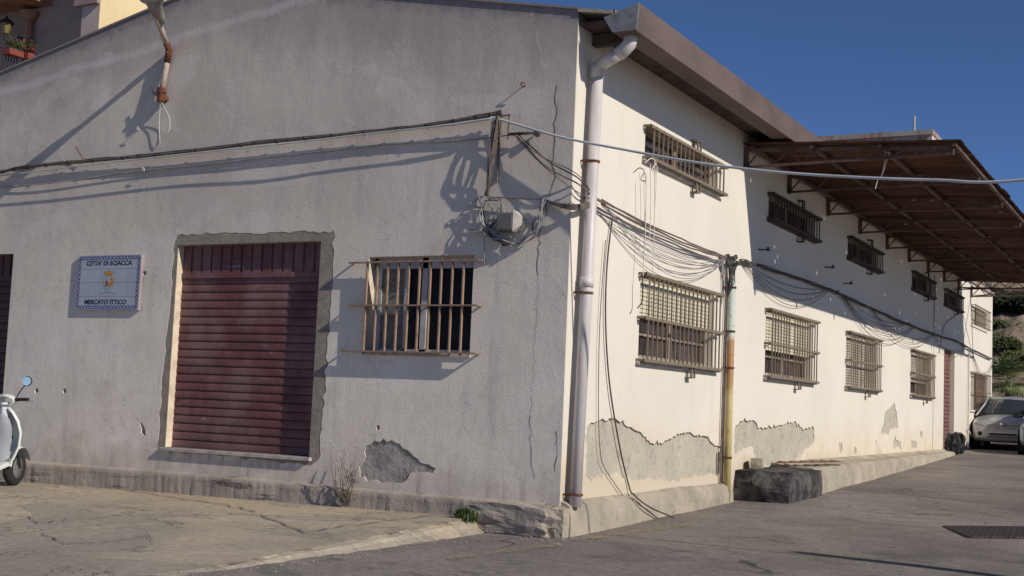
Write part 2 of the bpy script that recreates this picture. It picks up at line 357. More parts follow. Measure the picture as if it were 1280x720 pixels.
def panel(mb, outer, holes, mp, d0, d1):
    """a plate with holes: outline in (u,v), front face at depth d0, back at d1"""
    polys = [outer] + holes; vs = []; es = []
    for p in polys:
        n = len(vs); vs += [Vector(q) for q in p]; es += [(n + i, n + (i + 1) % len(p)) for i in range(len(p))]
    ov, oe, of, *_ = delaunay_2d_cdt(vs, es, [], 0, 1e-6)
    fs = []
    for f in of:
        c = sum((ov[i] for i in f), Vector((0, 0))) / len(f)
        if inside(c, outer) and not any(inside(c, h) for h in holes): fs.append(tuple(f))
    mb.add([mp(v.x, v.y, d0) for v in ov], fs)
    if d1 is not None:
        for p in polys:
            n = len(p); mb.add([mp(u, v, d) for d in (d0, d1) for u, v in p], [(i, (i + 1) % n, n + (i + 1) % n, n + i) for i in range(n)])
    return mb
FM = lambda u, v, d=0.0: Vector((u, -d, v))       # on the front wall: u = x, d outwards
SM = lambda u, v, d=0.0: Vector((d, u, v))        # on the side wall: u = y, d outwards
def sag(p, q, s, n=14):
    p = Vector(p); q = Vector(q); return [p.lerp(q, i / n) - Vector((0, 0, s * 4 * (i / n) * (1 - i / n))) for i in range(n + 1)]
def smooth_path(pts, n=6):
    pts = [Vector(p) for p in pts]; out = []
    for i in range(len(pts) - 1):
        p0, p1, p2, p3 = pts[max(i - 1, 0)], pts[i], pts[i + 1], pts[min(i + 2, len(pts) - 1)]
        for k in range(n):
            t = k / n; out.append(.5 * ((2 * p1) + (p2 - p0) * t + (2 * p0 - 5 * p1 + 4 * p2 - p3) * t * t + (3 * p1 - p0 - 3 * p2 + p3) * t ** 3))
    return out + [pts[-1]]

# ------------------------------------------------------------------ ground
def lerp_tab(t, x):
    if x <= t[0][0]: return t[0][1]
    for (a, b), (c, d) in zip(t, t[1:]):
        if x <= c: return b + (d - b) * (x - a) / (c - a)
    return t[-1][1]
GT = [(-80, -2.4), (-12, -.43), (0, -.15), (5, -.03), (12, .13), (22, .39), (26, .51), (34, .8), (60, 1.2), (400, 1.2)]
def gz(x, y): return lerp_tab(GT, y)
def coords(lst):
    out = []
    for a, b, n in lst: out += [a + (b - a) * i / n for i in range(n)]
    return out + [lst[-1][1]]
xs = coords([(-400, -40, 6), (-40, -12, 8), (-12, 12, 96), (12, 60, 12), (60, 500, 6)])
ys = coords([(-300, -40, 6), (-40, -12, 8), (-12, 12, 96), (12, 34, 44), (34, 500, 16)])
g = MB()
g.grid([[(x_, y_, gz(x_, y_) + (.012 * mnoise.noise(Vector((x_ * .6, y_ * .6, 0))) if -12 < y_ < 30 and abs(x_) < 12 else 0)) for x_ in xs] for y_ in ys])
tag(g.build('road', 'road', smooth=True), kind='structure')
M['bounce_ground'] = simple('pale_bounce_ground', (.52, .47, .39), (.42, .38, .32), .5, .95, .1, bump=.01)  # pale unseen ground added to bounce warm light onto the walls
mb = MB(); qx = coords([(8.5, 60, 12), (60, 420, 6)]); mb.grid([[(a, b, gz(a, b) + .05) for a in qx] for b in ys[1:-1]])
tag(mb.build('bounce_ground', 'bounce_ground', smooth=True), kind='structure')  # added bounce ground, out of view to the right
mb = MB(); qx = coords([(-40, 8.5, 20)]); qy = coords([(-200, -40, 5), (-40, -14, 8)]); mb.grid([[(a, b, gz(a, b) + .05) for a in qx] for b in qy])
tag(mb.build('bounce_ground_front', 'bounce_ground', smooth=True), kind='structure')  # added bounce ground, out of view behind the camera
# pavement: a concrete apron in front of the gable wall, its edge leaves the corner of the building
def pz(x, y):
    h = .128 + .011 * min(0, x + 1)
    return gz(x, y) + max(.016, h * max(0, min(1, 1 + (y + .3) / 4.2))) + .008 * mnoise.noise(Vector((x * .8, y * .8, 3)))
def edge_x(y): return -.86 - .02 * -y - .012 * y * y + .07 * mnoise.noise(Vector((0, y * 1.3, 1))) + .03 * mnoise.noise(Vector((0, y * 6, 1)))
g = MB(); rows = []
yy = [0 - i * .08 for i in range(100)] + [-8 - i * .8 for i in range(12)]
for y_ in yy:
    ex = edge_x(y_) if y_ > -6.5 else edge_x(-6.5) - (-6.5 - y_) * .5
    n = 60; rows.append([(ex - (1 - (1 - i / n) ** 1.0) * 0 - (i / n) ** 1.6 * 30, y_, pz(ex - (i / n) ** 1.6 * 30, y_)) for i in range(n + 1)])
for r_ in rows:
    ex, y_, z_ = r_[0]; zg = gz(ex, y_); hh = z_ - zg; f = [mnoise.noise(Vector((k * 7, y_ * 5, 2))) for k in range(4)]
    r_[0] = (ex - .05 + .03 * f[0], y_, z_ - .012 + .02 * f[1])
    r_.insert(0, (ex + .01 + .03 * f[1], y_, zg + hh * .72 + .02 * f[2])); r_.insert(0, (ex + .05 + .04 * f[2], y_, zg + hh * .35 + .02 * f[3])); r_.insert(0, (ex + .16 + .08 * f[3], y_, zg - .02))
g.grid(rows); tag(g.build('pavement', 'pave', smooth=False), kind='structure')

# ------------------------------------------------------------------ main building
bld = tag(empty('market_building', (0, 0, 0)), 'long two storey fish market hall with grey gable front and sunlit cream side wall', 'building')
XL = -11.2
YE = 19.3
FWIN = rect(-2.42, -1.10, 1.615, 2.655)
SHUT = rect(-5.21, -3.085, .455, 2.845)
LDR = rect(-10.2, -8.02, .45, 2.80)
def px_poly(pts, f, ox=0, oy=0, k=1): return [f(ox + a / k, oy + b / k) for a, b in pts]
# front skin with the places where plaster is missing
margin = jag(px_poly([(222, 294), (300, 291), (418, 288), (414, 380), (407, 480), (398, 577), (388, 581), (360, 578), (300, 572), (203, 562), (196, 563), (203, 470), (213, 370), (216, 312)], fw), .07, .012, 3)
patchF = jag(px_poly([(945, 75), (990, 58), (1020, 70), (1060, 95), (1085, 118), (1125, 135), (1115, 145), (1060, 147), (1050, 165), (1020, 172), (960, 165), (928, 158), (935, 120)], fw, 0, 520, 2.0645), .05, .012, 5)
patchF2 = jag(px_poly([(175, 520), (181, 536), (183, 545), (176, 541)], fw), .05, .01, 6)
scars = [jag(px_poly([(a, b), (a + 4, b - 2), (a + 5, b + 3), (a + 1, b + 5)], fw), .03, .004, i) for i, (a, b) in enumerate([(78, 487), (43, 487), (470, 533), (178, 340)])]
outer = [(XL, -.3), (0, -.3), (0, gable_top(0)), (-4.83, gable_top(-4.83)), (XL, gable_top(XL))]
outer = [(XL, -.3), (0, -.3), (0, gable_top(0))] + [(-x_ * .345, gable_top(-x_ * .345) + .012 * mnoise.noise(Vector((x_, 0, 0)))) for x_ in range(1, 32)] + [(XL, gable_top(XL))]
SK = .012
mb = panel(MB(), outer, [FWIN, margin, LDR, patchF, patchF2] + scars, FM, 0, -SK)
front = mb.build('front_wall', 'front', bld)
outer_b = [(min(a_, -.016), b_ - .003) for a_, b_ in outer]
mb = panel(MB(), outer_b, [FWIN, SHUT, LDR], FM, -SK - .001, -.3)
mb.build('render_layer', 'mortar', front)
mb = panel(MB(), margin, [rect(-5.213, -3.082, .452, 2.848)], FM, -.003, None); mb.build('shutter_margin', 'mortar', front)
M['patch'] = simple('grey_scratch_coat', (.42, .385, .345), (.27, .245, .22), 4, .97, .08, bump=.02, bs=16)
mb = panel(MB(), patchF, [], FM, -.0085, None); mb.build('bare_patch', 'patch', front)
# coping: the verge of the gable wall
mb = MB()
for a, b in zip(outer[2:], outer[3:]): mb.add([(a[0], -.02, a[1]), (b[0], -.02, b[1]), (b[0], -.02, b[1] + .025), (a[0], -.02, a[1] + .025), (a[0], .3, a[1]), (b[0], .3, b[1]), (b[0], .3, b[1] + .025), (a[0], .3, a[1] + .025)], [(0, 1, 2, 3), (3, 2, 6, 7), (0, 4, 5, 1), (4, 7, 6, 5)])
mb.build('coping', 'front', front)
# cracks in the front wall
def crack(pts, mp, w, name='crack', mat='crack', parent=front, seed=0, step=.05):
    r = random.Random(seed); P = []
    for (a, b) in zip(pts, pts[1:]):
        n = max(1, int(math.dist(a, b) / step))
        for k in range(n): t = k / n; P.append((a[0] + (b[0] - a[0]) * t + r.gauss(0, .012), a[1] + (b[1] - a[1]) * t + r.gauss(0, .006)))
    P.append(pts[-1]); m_ = MB(); L = [mp(u - w * (.15 + .65 * r.random() ** 1.5) / 2, v, .002) for u, v in P]; Q = [mp(u + w * (.3 + .7 * r.random()) / 2, v, .002) for u, v in P]
    n = len(P); m_.add(L + Q, [(i, i + 1, n + i + 1, n + i) for i in range(n - 1)]); return m_.build(name, mat, parent)
crack([fw(*p) for p in [(694, 108), (696, 135), (692, 175), (691, 205), (694, 222), (688, 236), (686, 248)]], FM, .016, seed=1)
crack([fw(*p) for p in [(688, 252), (680, 272), (676, 285), (673, 310), (673, 345)]], FM, .012, seed=2)
crack([fw(*p) for p in [(663, 520), (662, 555), (666, 575), (668, 598)]], FM, .010, seed=3)
crack([fw(*p) for p in [(673, 345), (670, 400), (668, 440), (663, 520)]], FM, .005, seed=4)
crack([fw(*p) for p in [(696, 538), (695, 568), (694, 590)]], FM, .014, seed=5)
crack([fw(*p) for p in [(180, 340), (176, 372), (178, 390)]], FM, .006, seed=6)
# side skin
LW = [(1.84, 4.27), (6.50, 8.93), (11.16, 13.50), (16.72, 18.95)]
UWIN = [rect(a, b, 3.985, 4.335) for a, b in LW]
LWIN = [rect(a, b, 1.70, 2.655) for a, b in LW]
k3 = dict(ox=560, oy=480, k=3)
patch1 = jag(px_poly([(520, 160), (555, 140), (605, 130), (640, 140), (690, 165), (735, 195), (765, 222), (790, 227), (840, 203), (860, 190), (900, 183), (930, 195), (975, 198), (1000, 235), (1030, 240), (1026, 335), (960, 340), (900, 350), (850, 362), (790, 355), (700, 360), (620, 335), (545, 355), (515, 345)], sw, **k3), .05, .014, 11)
patch2 = jag(px_poly([(122, 110), (150, 85), (180, 78), (205, 90), (215, 118), (290, 107), (330, 95), (365, 85), (395, 117), (440, 110), (440, 170), (400, 200), (385, 235), (330, 252), (260, 265), (215, 240), (190, 187), (140, 200), (122, 240)], sw, 880, 500, 3.2), .06, .018, 12)
patch3 = jag(px_poly([(708, 135), (725, 50), (760, 12), (770, 45), (775, 110), (745, 120), (735, 140)], sw, 880, 500, 3.2), .09, .02, 13)
smalls = [jag(px_poly([(a, b), (a + w_, b), (a + w_, b + h_), (a, b + h_)], sw, 880, 500, 3.2), .08, .03, 20 + i) for i, (a, b, w_, h_) in enumerate([(540, 172, 14, 28), (600, 195, 10, 20), (757, 163, 30, 32), (830, 163, 20, 26), (865, 120, 8, 24), (685, 160, 6, 10)])]
side_outer = rect(SK + .002, YE, -.3, 5.02)
mb = panel(MB(), side_outer, LWIN + UWIN + [patch1, patch2, patch3] + smalls, SM, 0, -SK)
side = mb.build('side_wall', 'side', bld)
mb = panel(MB(), rect(.31, YE, -.3, 5.015), LWIN + UWIN, SM, -SK - .001, -.28)
mb.build('render_layer', 'render', side)
# dark lines painted as shade under the upper broken edges
for poly, mp, par in ((patch1, SM, side), (patch2, SM, side), (patchF, FM, front)):
    edge_shade = MB(); n = len(poly); vs = []
    top = [q for q in poly]
    cy = sum(q[1] for q in poly) / n
    up_ = [q for q in poly if q[1] > cy + .02]
    up_.sort()
    L = [mp(u, v + .004, .002) for u, v in up_]; Q = [mp(u, v - .002 - .013 * R.random() ** 2, .002) for u, v in up_]
    k_ = len(up_)
    for i in range(k_ - 1):
        if math.dist(up_[i], up_[i + 1]) < .16: edge_shade.add([L[i], L[i + 1], Q[i + 1], Q[i]], [(0, 1, 2, 3)])
    edge_shade.build('edge_shadow', 'joint_edge_shade', par)
# back and far walls, roof
mb = MB(); mb.box((XL, .3, -.3), (XL + .3, YE, gable_top(XL))); mb.box((XL, YE - .3, -.3), (-.3, YE, 4.9)); mb.build('rear_wall', 'side', bld)
mb = MB()
for x0, x1 in ((.42, -4.83), (-4.83, XL)):
    za, zb_ = gable_top(min(x0, 0)) - (x0 if x0 > 0 else 0) * .186 - .02, gable_top(x1) - .02
    mb.add([(x0, .25, za), (x1, .25, zb_), (x1, YE, zb_), (x0, YE, za), (x0, .25, za - .05), (x1, .25, zb_ - .05), (x1, YE, zb_ - .05), (x0, YE, za - .05)], [(0, 1, 2, 3), (4, 7, 6, 5), (0, 4, 5, 1), (0, 3, 7, 4), (2, 6, 7, 3), (1, 5, 6, 2)])
roof = mb.build('roof', 'eave', bld)
for i in range(0, 9, 3): y_ = .35 + i * 2.05; MB().box((.0, y_, 4.86), (.40, y_ + .1, 4.98)).build('rafter', 'eave', roof)
# gutter, box section with a mitred end
mb = MB(); mb.box((.40, -.02, 4.86), (.66, YE, 4.875)); mb.box((.40, -.02, 4.875), (.415, YE, 5.1)); 
mb.add([(.62, -.02, 4.86), (.665, -.02, 5.13), (.68, -.02, 5.13), (.66, -.02, 4.85), (.62, YE, 4.86), (.665, YE, 5.13), (.68, YE, 5.13), (.66, YE, 4.85)], [(0, 1, 2, 3), (0, 4, 5, 1), (1, 5, 6, 2), (2, 6, 7, 3), (3, 7, 4, 0), (4, 7, 6, 5)])
gut = mb.build('gutter', 'gutter', bld)
mb = MB(); mb.add([(.40, -.02, 4.86), (.66, -.02, 4.86), (.68, -.02, 5.13), (.30, -.02, 5.02), (.40, -.035, 4.86), (.66, -.035, 4.86), (.68, -.035, 5.13), (.30, -.035, 5.02)], [(0, 1, 2, 3), (4, 7, 6, 5), (0, 4, 5, 1), (1, 5, 6, 2), (2, 6, 7, 3), (3, 7, 4, 0)])
mb.build('end_cap', 'gutter_end', gut)
# soffit piece between gable wall and gutter
mb = MB(); mb.box((.0, .02, 4.99), (.40, YE, 5.01)); mb.build('soffit', 'eave', roof)
mb = MB(); mb.add([(0, -.02, 5.12), (.42, -.02, 5.05), (.42, -.02, 5.08), (0, -.02, 5.165), (0, .3, 5.12), (.42, .3, 5.05), (.42, .3, 5.08), (0, .3, 5.165)], [(0, 1, 2, 3), (4, 7, 6, 5), (0, 4, 5, 1), (1, 5, 6, 2), (2, 6, 7, 3), (3, 7, 4, 0)]); mb.build('verge_board', M['plinth'], roof)

# plinths
def rough_block(name, poly_fn, mat, parent, n=60, seed=0, amp=.012): pass
mb = MB(); rows = []
nx = 420
for i in range(nx + 1):
    x_ = XL + (-.12 - XL) * i / nx; t = .165 + .01 * math.sin(x_) ; j = .006 * mnoise.noise(Vector((x_ * 2.5, 0, 5))); j2 = .012 * mnoise.noise(Vector((x_ * 6, 0, 9))) + .010 * mnoise.noise(Vector((x_ * 19, 0, 9)))
    b0 = .010 * mnoise.noise(Vector((x_ * 5, 2, 9))) + .012 * mnoise.noise(Vector((x_ * 23, 2, 9)))
    rows.append([(x_, 0, t + .008), (x_, -.075 - j * .4, t), (x_, -.10 - j, t - .02), (x_, -.095 - j2, t - .07), (x_, -.10 - b0, t - .12), (x_, -.10 - j2, -.25)])
mb.grid(rows); mb.build('plinth', 'plinth', front, smooth=True)
mb = MB(); rows = []
for i in range(81):
    y_ = .02 + (4.92 - .02) * i / 80; t = .155 + .02 * mnoise.noise(Vector((0, y_ * .8, 1))) + (.03 * (y_ / 5)); j = .007 * mnoise.noise(Vector((1, y_ * 2.5, 5)))
    rows.append([(0, y_, t + .04), (.06, y_, t + .015), (.10 + j, y_, t - .01), (.115 + j, y_, t - .12), (.12 + j * 2, y_, -.35)])
mb.grid(rows); mb.add([rows[-1][0], rows[-1][1], rows[-1][2], rows[-1][3], rows[-1][4], (0, 4.92, -.35)], [(0, 1, 2, 3, 4, 5)]); mb.add([rows[0][0], rows[0][1], rows[0][2], rows[0][3], rows[0][4], (0, .02, -.35)], [(0, 1, 2, 3, 4, 5)])
mb.build('plinth', 'concrete', side)
# broken corner footing
def rock(name, c, size, mat, parent=None, seed=0, rz=0, amp=.18, sub=3, flat_top=None):
    b = bmesh.new(); bmesh.ops.create_cube(b, size=1); bmesh.ops.subdivide_edges(b, edges=b.edges, cuts=7, use_grid_fill=True)
    for v in b.verts:
        n3 = Vector((seed * 3.1, seed, 0)); p = v.co.copy(); q = p.normalized() * .62
        v.co = p.lerp(q, .22) 
        dsp = mnoise.noise(v.co * 3.2 + n3) * amp + mnoise.noise(v.co * 8 + n3) * amp * .4
        v.co += p.normalized() * dsp * .5
        v.co = Vector((v.co.x * size[0], v.co.y * size[1], v.co.z * size[2]))
    me = bpy.data.meshes.new(name); b.to_mesh(me); b.free(); me.materials.append(M[mat] if isinstance(mat, str) else mat)
    o = bpy.data.objects.new(name, me); COL.objects.link(o); o.location = c; o.rotation_euler[2] = rz
    if parent: o.parent = parent
    return o
rock('broken_footing', (-.50, -.06, -.015), (.92, .24, .30), 'plinth', front, 3, rad(-2), .28)
rock('broken_footing', (-.02, .0, -.02), (.24, .22, .30), 'concrete', front, 5, 0, .12)

# doors ------------------------------------------------------------
def slat_curtain(mb, u0, u1, v0, v1, pitch, mp, d, dep=.018, wob=0):
    n = int(round((v1 - v0) / pitch)); pitch = (v1 - v0) / n
    for i in range(n):
        a = v0 + i * pitch; prof = [(0, 0), (.06, .9), (.25, 1), (.6, .85), (.86, .55), (.93, -.3), (1, -.3)]
        rows_ = [[mp(u, a + t * pitch, d + dep * q) for t, q in prof] for u in (u0, u1)]
        mb.grid(rows_)
    return mb
def roller_door(u0, u1, v0, v1, mp, mat, parent, d=-.13, split=2.49, n=14):
    mb = slat_curtain(MB(), u0, u1, v0, split, (split - v0) / 21, mp, d)
    dr = mb.build('roller_door', mat, parent)
    mb = MB(); w_ = (u1 - u0) / n
    for i in range(n):
        a = u0 + i * w_
        for q in ((.05, .95),):
            c8 = [mp(a + w_ * .07, split + .03, d + .0), mp(a + w_ * .93, split + .03, d + .0), mp(a + w_ * .93, v1 - .0, d + .0), mp(a + w_ * .07, v1, d + .0),
                  mp(a + w_ * .12, split + .03, d + .022), mp(a + w_ * .88, split + .03, d + .022), mp(a + w_ * .88, v1, d + .022), mp(a + w_ * .12, v1, d + .022)]
            mb.add(c8, [(4, 5, 6, 7), (0, 1, 5, 4), (1, 2, 6, 5), (2, 3, 7, 6), (3, 0, 4, 7)])
    mb.add([mp(u0, split, d), mp(u1, split, d), mp(u1, v1, d), mp(u0, v1, d)], [(0, 1, 2, 3)])
    mb.build('top_panel', mat, dr)
    a = mp(u0, split - .03, d + .005); b = mp(u1, split + .03, d + .035)
    MB().box(a, b).build('rail', mat, dr)
    return dr
dr = roller_door(-5.21, -3.085, .455, 2.845, FM, 'shutter', bld)
tag(dr, 'maroon roller shutter in the middle of the gable wall')
MB().box((-5.214, .0135, .455), (-5.20, .29, 2.845)).build('jamb', 'reveal', dr); MB().box((-3.095, .0135, .455), (-3.081, .29, 2.845)).build('jamb', 'reveal', dr)
_l = fw(224, 497, .12); MB().lathe([(0, -.02), (.018, -.02), (.022, 0), (.022, .01)], (_l[0] + .03, .118, _l[1]), 'y', 12).build('lock', 'tie', dr)
mb = MB(); mb.box((-5.25, .13, .41), (-3.05, -.045, .45)); mb.build('sill', 'marble', dr, bevel=.005)
dr = roller_door(-10.2, -8.02, .45, 2.80, FM, 'brown_shutter', bld); tag(dr, 'brown roller shutter cut by the left edge of the view')
MB().box((-10.25, .13, .41), (-7.99, -.045, .448)).build('sill', 'marble', dr)

# front window ------------------------------------------------------
wn = MB(); u0_, u1_, v0_, v1_ = -2.42, -1.10, 1.615, 2.655
W = 'alu'
for a, b in (((u0_, v0_), (u0_ + .05, v1_)), ((u1_ - .04, v0_), (u1_, v1_)), ((u0_, v0_), (u1_, v0_ + .05)), ((u0_, v1_ - .12), (u1_, v1_)), ((-1.80, v0_), (-1.73, v1_)), ((-2.02, v0_), (-1.98, v1_ - .12)), ((u0_ + .05, v0_ + .05), (u0_ + .10, v1_ - .12))):
    wn.box(FM(a[0], a[1], -.16), FM(b[0], b[1], -.12))
win = wn.build('window', W, bld)
mb = MB(); mb.box((u0_, .165, v0_), (u1_, .17, v1_)); mb.build('pane', 'glass', win)
mb = MB(); mb.box((u0_ + .10, .135, v0_ + .05), (-2.03, .15, v1_ - .12)); mb.build('blind', M['box'], win)
mb = MB(); mb.box((u0_ - .004, .0135, v0_), (u0_ + .004, .29, v1_)); mb.box((u0_, .0135, v1_ - .004), (u1_, .29, v1_ + .004)); mb.box((u0_, .0135, v0_ - .004), (u1_, .29, v0_ + .006)); mb.build('reveal', 'reveal', win)
mb = MB()
for i in range(10):
    u = -2.385 + i * 1.30 / 10 * 1.035; mb.box(FM(u - .008, 1.60, .058), FM(u + .008, 2.60, .086))
gr = mb.build('grille', 'fgrille', win)
for i, (v, a, b) in enumerate(((2.585, -2.62, -.98), (2.12, -2.60, -.99), (1.625, -2.67, -.99))):
    mb = MB(); mb.box(FM(a, v - .008, .06), FM(b, v + .008, .098)); mb.bar(FM(a, v, .088), FM(a, v, -.02), .03, .012); mb.bar(FM(b, v, .088), FM(b, v, -.02), .03, .012)
    mb.build('rail', 'fgrille', gr)
mb = MB(); mb.box((u0_ - .02, -.02, v0_ - .03), (u1_ + .01, .12, v0_ - .002)); mb.build('sill', 'marble', win)

# side windows -------------------------------------------------------
def side_window(u0, u1, v0, v1, lower, parent, dark, shut=.5, nb=18, lit='slat'):
    Gm = 'dgrille' if dark else 'sgrille'
    w_ = MB(); dpt = -.14
    for a, b in (((u0, v0), (u0 + .05, v1)), ((u1 - .05, v0), (u1, v1)), ((u0 + .05, v0), (u1 - .05, v0 + .045)), ((u0 + .05, v1 - .045), (u1 - .05, v1)), (((u0 + u1) / 2 - .05, v0 + .045), ((u0 + u1) / 2 + .05, v1 - .045))):
        w_.box(SM(a[0], a[1], dpt), SM(b[0], b[1], dpt + .04))
    if lower: w_.box(SM(u0 + .05, v0 + (v1 - v0) * .28, dpt), SM(u1 - .05, v0 + (v1 - v0) * .28 + .03, dpt + .03))
    wi = w_.build('window', 'frame_tan', parent)
    MB().box(SM(u0 + .01, v0 + .01, dpt - .02), SM(u1 - .01, v1 - .01, dpt - .01)).build('pane', 'dusty', wi)
    mb = MB(); mb.box(SM(u0, v0 - .004, -.0135), SM(u1, v0 + .006, -.27)); mb.box(SM(u1 - .004, v0, -.0135), SM(u1 + .004, v1, -.27)); mb.box(SM(u0 - .004, v0, -.0135), SM(u0 + .004, v1, -.27)); mb.build('reveal', 'side', wi)
    if lower and shut > 0:
        sh = slat_curtain(MB(), u0 + .02, u1 - .02, v1 - (v1 - v0) * shut, v1 - .005, .047, SM, -.075, .012)
        sb = sh.build('roller_blind', lit, wi)
    # grille
    g0, g1 = u0 - .05, u1 + .03; D = .09
    mb = MB(); sp = (g1 - .02 - (g0 + .10)) / (nb - 1)
    gb, gt = v0 - .03, v1 - .02
    for i in range(nb):
        if R.random() < .02: continue
        u = g0 + .10 + sp * i; mb.bar(SM(u, gb - .01, D), SM(u + R.uniform(-.006, .006), gt + .02, D), .016, .016)
    gr_ = mb.build('grille', Gm, wi)
    rails = (gt, gb + (gt - gb) * .49, gb) if lower else (gt, gb)
    for v in rails:
        mb = MB(); a, b = g0 - .02, g1 + .13
        mb.box(SM(a, v - .013, D - .045), SM(b, v - .006, D + .012)); mb.box(SM(a, v - .006, D + .004), SM(b, v + .022, D + .012))
        mb.box(SM(a, v - .013, -.01), SM(a + .01, v + .022, D + .012)); mb.box(SM(g1 + .02, v - .03, -.01), SM(g1 + .03, v - .013, D))
        mb.box(SM(a, v - .03, -.01), SM(a + .14, v - .022, .03))
        mb.build('rail', Gm, gr_)
    c = (u0 + u1) / 2 + .25
    def bracket(vc, hgt):
        mb = MB()
        for q in (c, c + .12): mb.box(SM(q, vc, D - .02), SM(q + .012, vc + hgt, D)); 
        mb.box(SM(c, vc + (hgt if hgt > 0 else hgt), -.01), SM(c + .132, vc + hgt + .012, D)); mb.box(SM(c + .04, vc, D - .03), SM(c + .10, vc + hgt, D - .02))
        mb.build('bracket', Gm, gr_)
    bracket(gb - .02, -.12)
    if not lower: bracket(gt + .02, .12)
    # ledge: an angle iron under the opening
    mb = MB(); mb.box(SM(u0 - .08, v0 - .075, 0), SM(u1 + .02, v0 - .065, .05)); mb.box(SM(u0 - .08, v0 - .065, .042), SM(u1 + .02, v0 - .04, .05))
    mb.build('ledge', Gm if dark else 'marble', wi)
    return wi
for i, (a, b) in enumerate(LW):
    side_window(a, b, 1.70, 2.655, True, bld, False, (.5, .62, 1.0, .72)[i], (18, 18, 17, 16)[i], ('slat', 'slat', 'slat_old', 'slat_old')[i])
    side_window(a, b, 3.985, 4.335, False, bld, i > 0, 0, (18, 17, 16, 15)[i])

# downpipes ------------------------------------------------------------
PX = .105; _a = at(745, 150, 0, PX); _b = at(720, 600, 0, PX); PY = _a.y; PB = _b.y
mb = MB(); mb.tube([(PX, PB, .14), (PX, (PY + PB) / 2, 2.3), (PX, PY, 4.52)], .060, 18)
dp = mb.build('downpipe', 'pvc', bld, smooth=True); tag(dp, 'fat grey white plastic downpipe at the corner')
mb = MB(); mb.tube([(PX, PY, 4.50), (PX, PY, 4.60), (PX + .02, PY - .01, 4.63)], .072, 18); mb.tube([(PX + .02, PY - .01, 4.62), (.42, PY - .1, 4.72)], .065, 18)
mb.tube([(.38, PY - .09, 4.70), (.44, PY - .11, 4.73), (.50, PY - .12, 4.78), (.52, PY - .12, 4.87)], .072, 18)
mb.build('elbow', 'pvc', dp, smooth=True)
MB().tube([(PX, (PY + PB) / 2, 2.33), (PX, (PY + PB) / 2, 2.43)], .070, 18).build('socket', 'pvc', dp, smooth=True)
for z_ in (3.62, 1.92 + .35, .26):
    pm = PB + (PY - PB) * z_ / 4.5; mb = MB(); mb.lathe([(.064, -.011), (.071, -.011), (.071, .011), (.064, .011)], (PX, pm, z_), n=20); mb.box((-.01, pm - .085, z_ - .010), (PX, pm - .07, z_ + .010)); mb.build('clamp', 'rust', dp)
P2 = at(912, 480, 0, .075).y
mb = MB(); mb.tube([(.075, P2, -.02), (.075, P2, 1.2), (.075, P2, 2.95)], .048, 14)
dp2 = mb.build('downpipe', 'pipe2', bld, smooth=True); tag(dp2, 'thin yellowed rusty pipe between the first two lower windows')
for z_ in (2.78, 2.2, 1.72, .55):
    mb = MB(); mb.lathe([(.05, -.012), (.058, -.012), (.058, .012), (.05, .012)], (.075, P2, z_), n=14); mb.box((-.01, P2 - .1, z_ - .008), (.06, P2 + .06, z_ + .008)); mb.build('clamp', 'rust', dp2)
mb = MB(); mb.tube([(.03, P2 - .14, .2), (.03, P2 - .13, 1.5), (.03, P2 - .12, 3.05)], .013, 6); mb.tube([(.025, P2 - .19, .35), (.025, P2 - .19, .62)], .02, 6); mb.build('conduit', 'cable_brown', dp2)
mb = MB(); mb.tube(smooth_path([(.03, P2 + .1, 2.3), (.03, P2 + .11, 2.7), (.04, P2 + .13, 2.95), (.05, P2 + .26, 3.15)]), .016, 6); mb.box((.01, P2 + .07, 2.02), (.06, P2 + .15, 2.10)); mb.build('cable_tail', 'cable_dark', dp2)

# ------------------------------------------------------------------ taller end block
blk = tag(empty('end_block', (0, YE, 0)), 'taller cream end block beyond the market hall, with faded red door under the canopy end', 'building')
blk.location = (0, 0, 0)
YB = 28.4
U5 = rect(20.55, 22.75, 3.985, 4.335); DR = rect(20.65, 22.1, .43, 2.92)
U6 = rect(24.6, 27.2, 3.80, 4.30); L6 = rect(24.6, 27.4, 1.50, 2.50)
bw = panel(MB(), rect(YE + .004, YB, -.3, 4.95), [U5, DR, U6, L6], SM, -.004, -.28)
bw.add([(-.004, YB, -.3), (-6, YB, -.3), (-6, YB, 4.95), (-.004, YB, 4.95)], [(0, 1, 2, 3)])
wall = bw.build('wall', 'side', blk)
MB().box((.0, YE - .012, .4), (.004, YE + .012, 4.9)).build('wall_joint', 'joint_edge_shade', wall)
def tpt(px, py, y): return at(px, py, 1, y)
a = tpt(1165, 162, YE + .6); 
mb = MB(); mb.box((-7.5, YE + .6, 4.9), (a.x, YE + 4.2, a.z - .12)); tw = mb.build('upper_storey', 'parapet', blk)
mb = MB(); mb.box((-7.55, YE + .55, a.z - .12), (a.x + .03, YE + 4.25, a.z)); mb.build('roof_slab', 'parapet', tw)
mb = MB(); mb.box((a.x, YE + .6, 4.96), (a.x + .006, YE + 4.2, a.z - .122)); mb.build('side_face', 'side', tw)
b = tpt(1143, 145, YE + 1.0); MB().tube([(b.x, YE + 1.0, a.z - .1), (b.x, YE + 1.0, b.z)], .03, 8).build('roof_pole', 'alu', tw)
mb = MB(); mb.box((-7.5, YE + .004, 4.9), (.05, YB, 4.98)); mb.build('roof', 'parapet', blk)
side_window(20.55, 22.75, 3.985, 4.335, False, blk, True, 0, 14)
mb = slat_curtain(MB(), 20.65, 22.1, .43, 2.42, .1, SM, -.12); fd = mb.build('roller_door', 'far_shutter', blk)
MB().box((-.12, 20.65, 2.42), (-.10, 22.1, 2.92)).build('top_panel', 'far_shutter', fd)
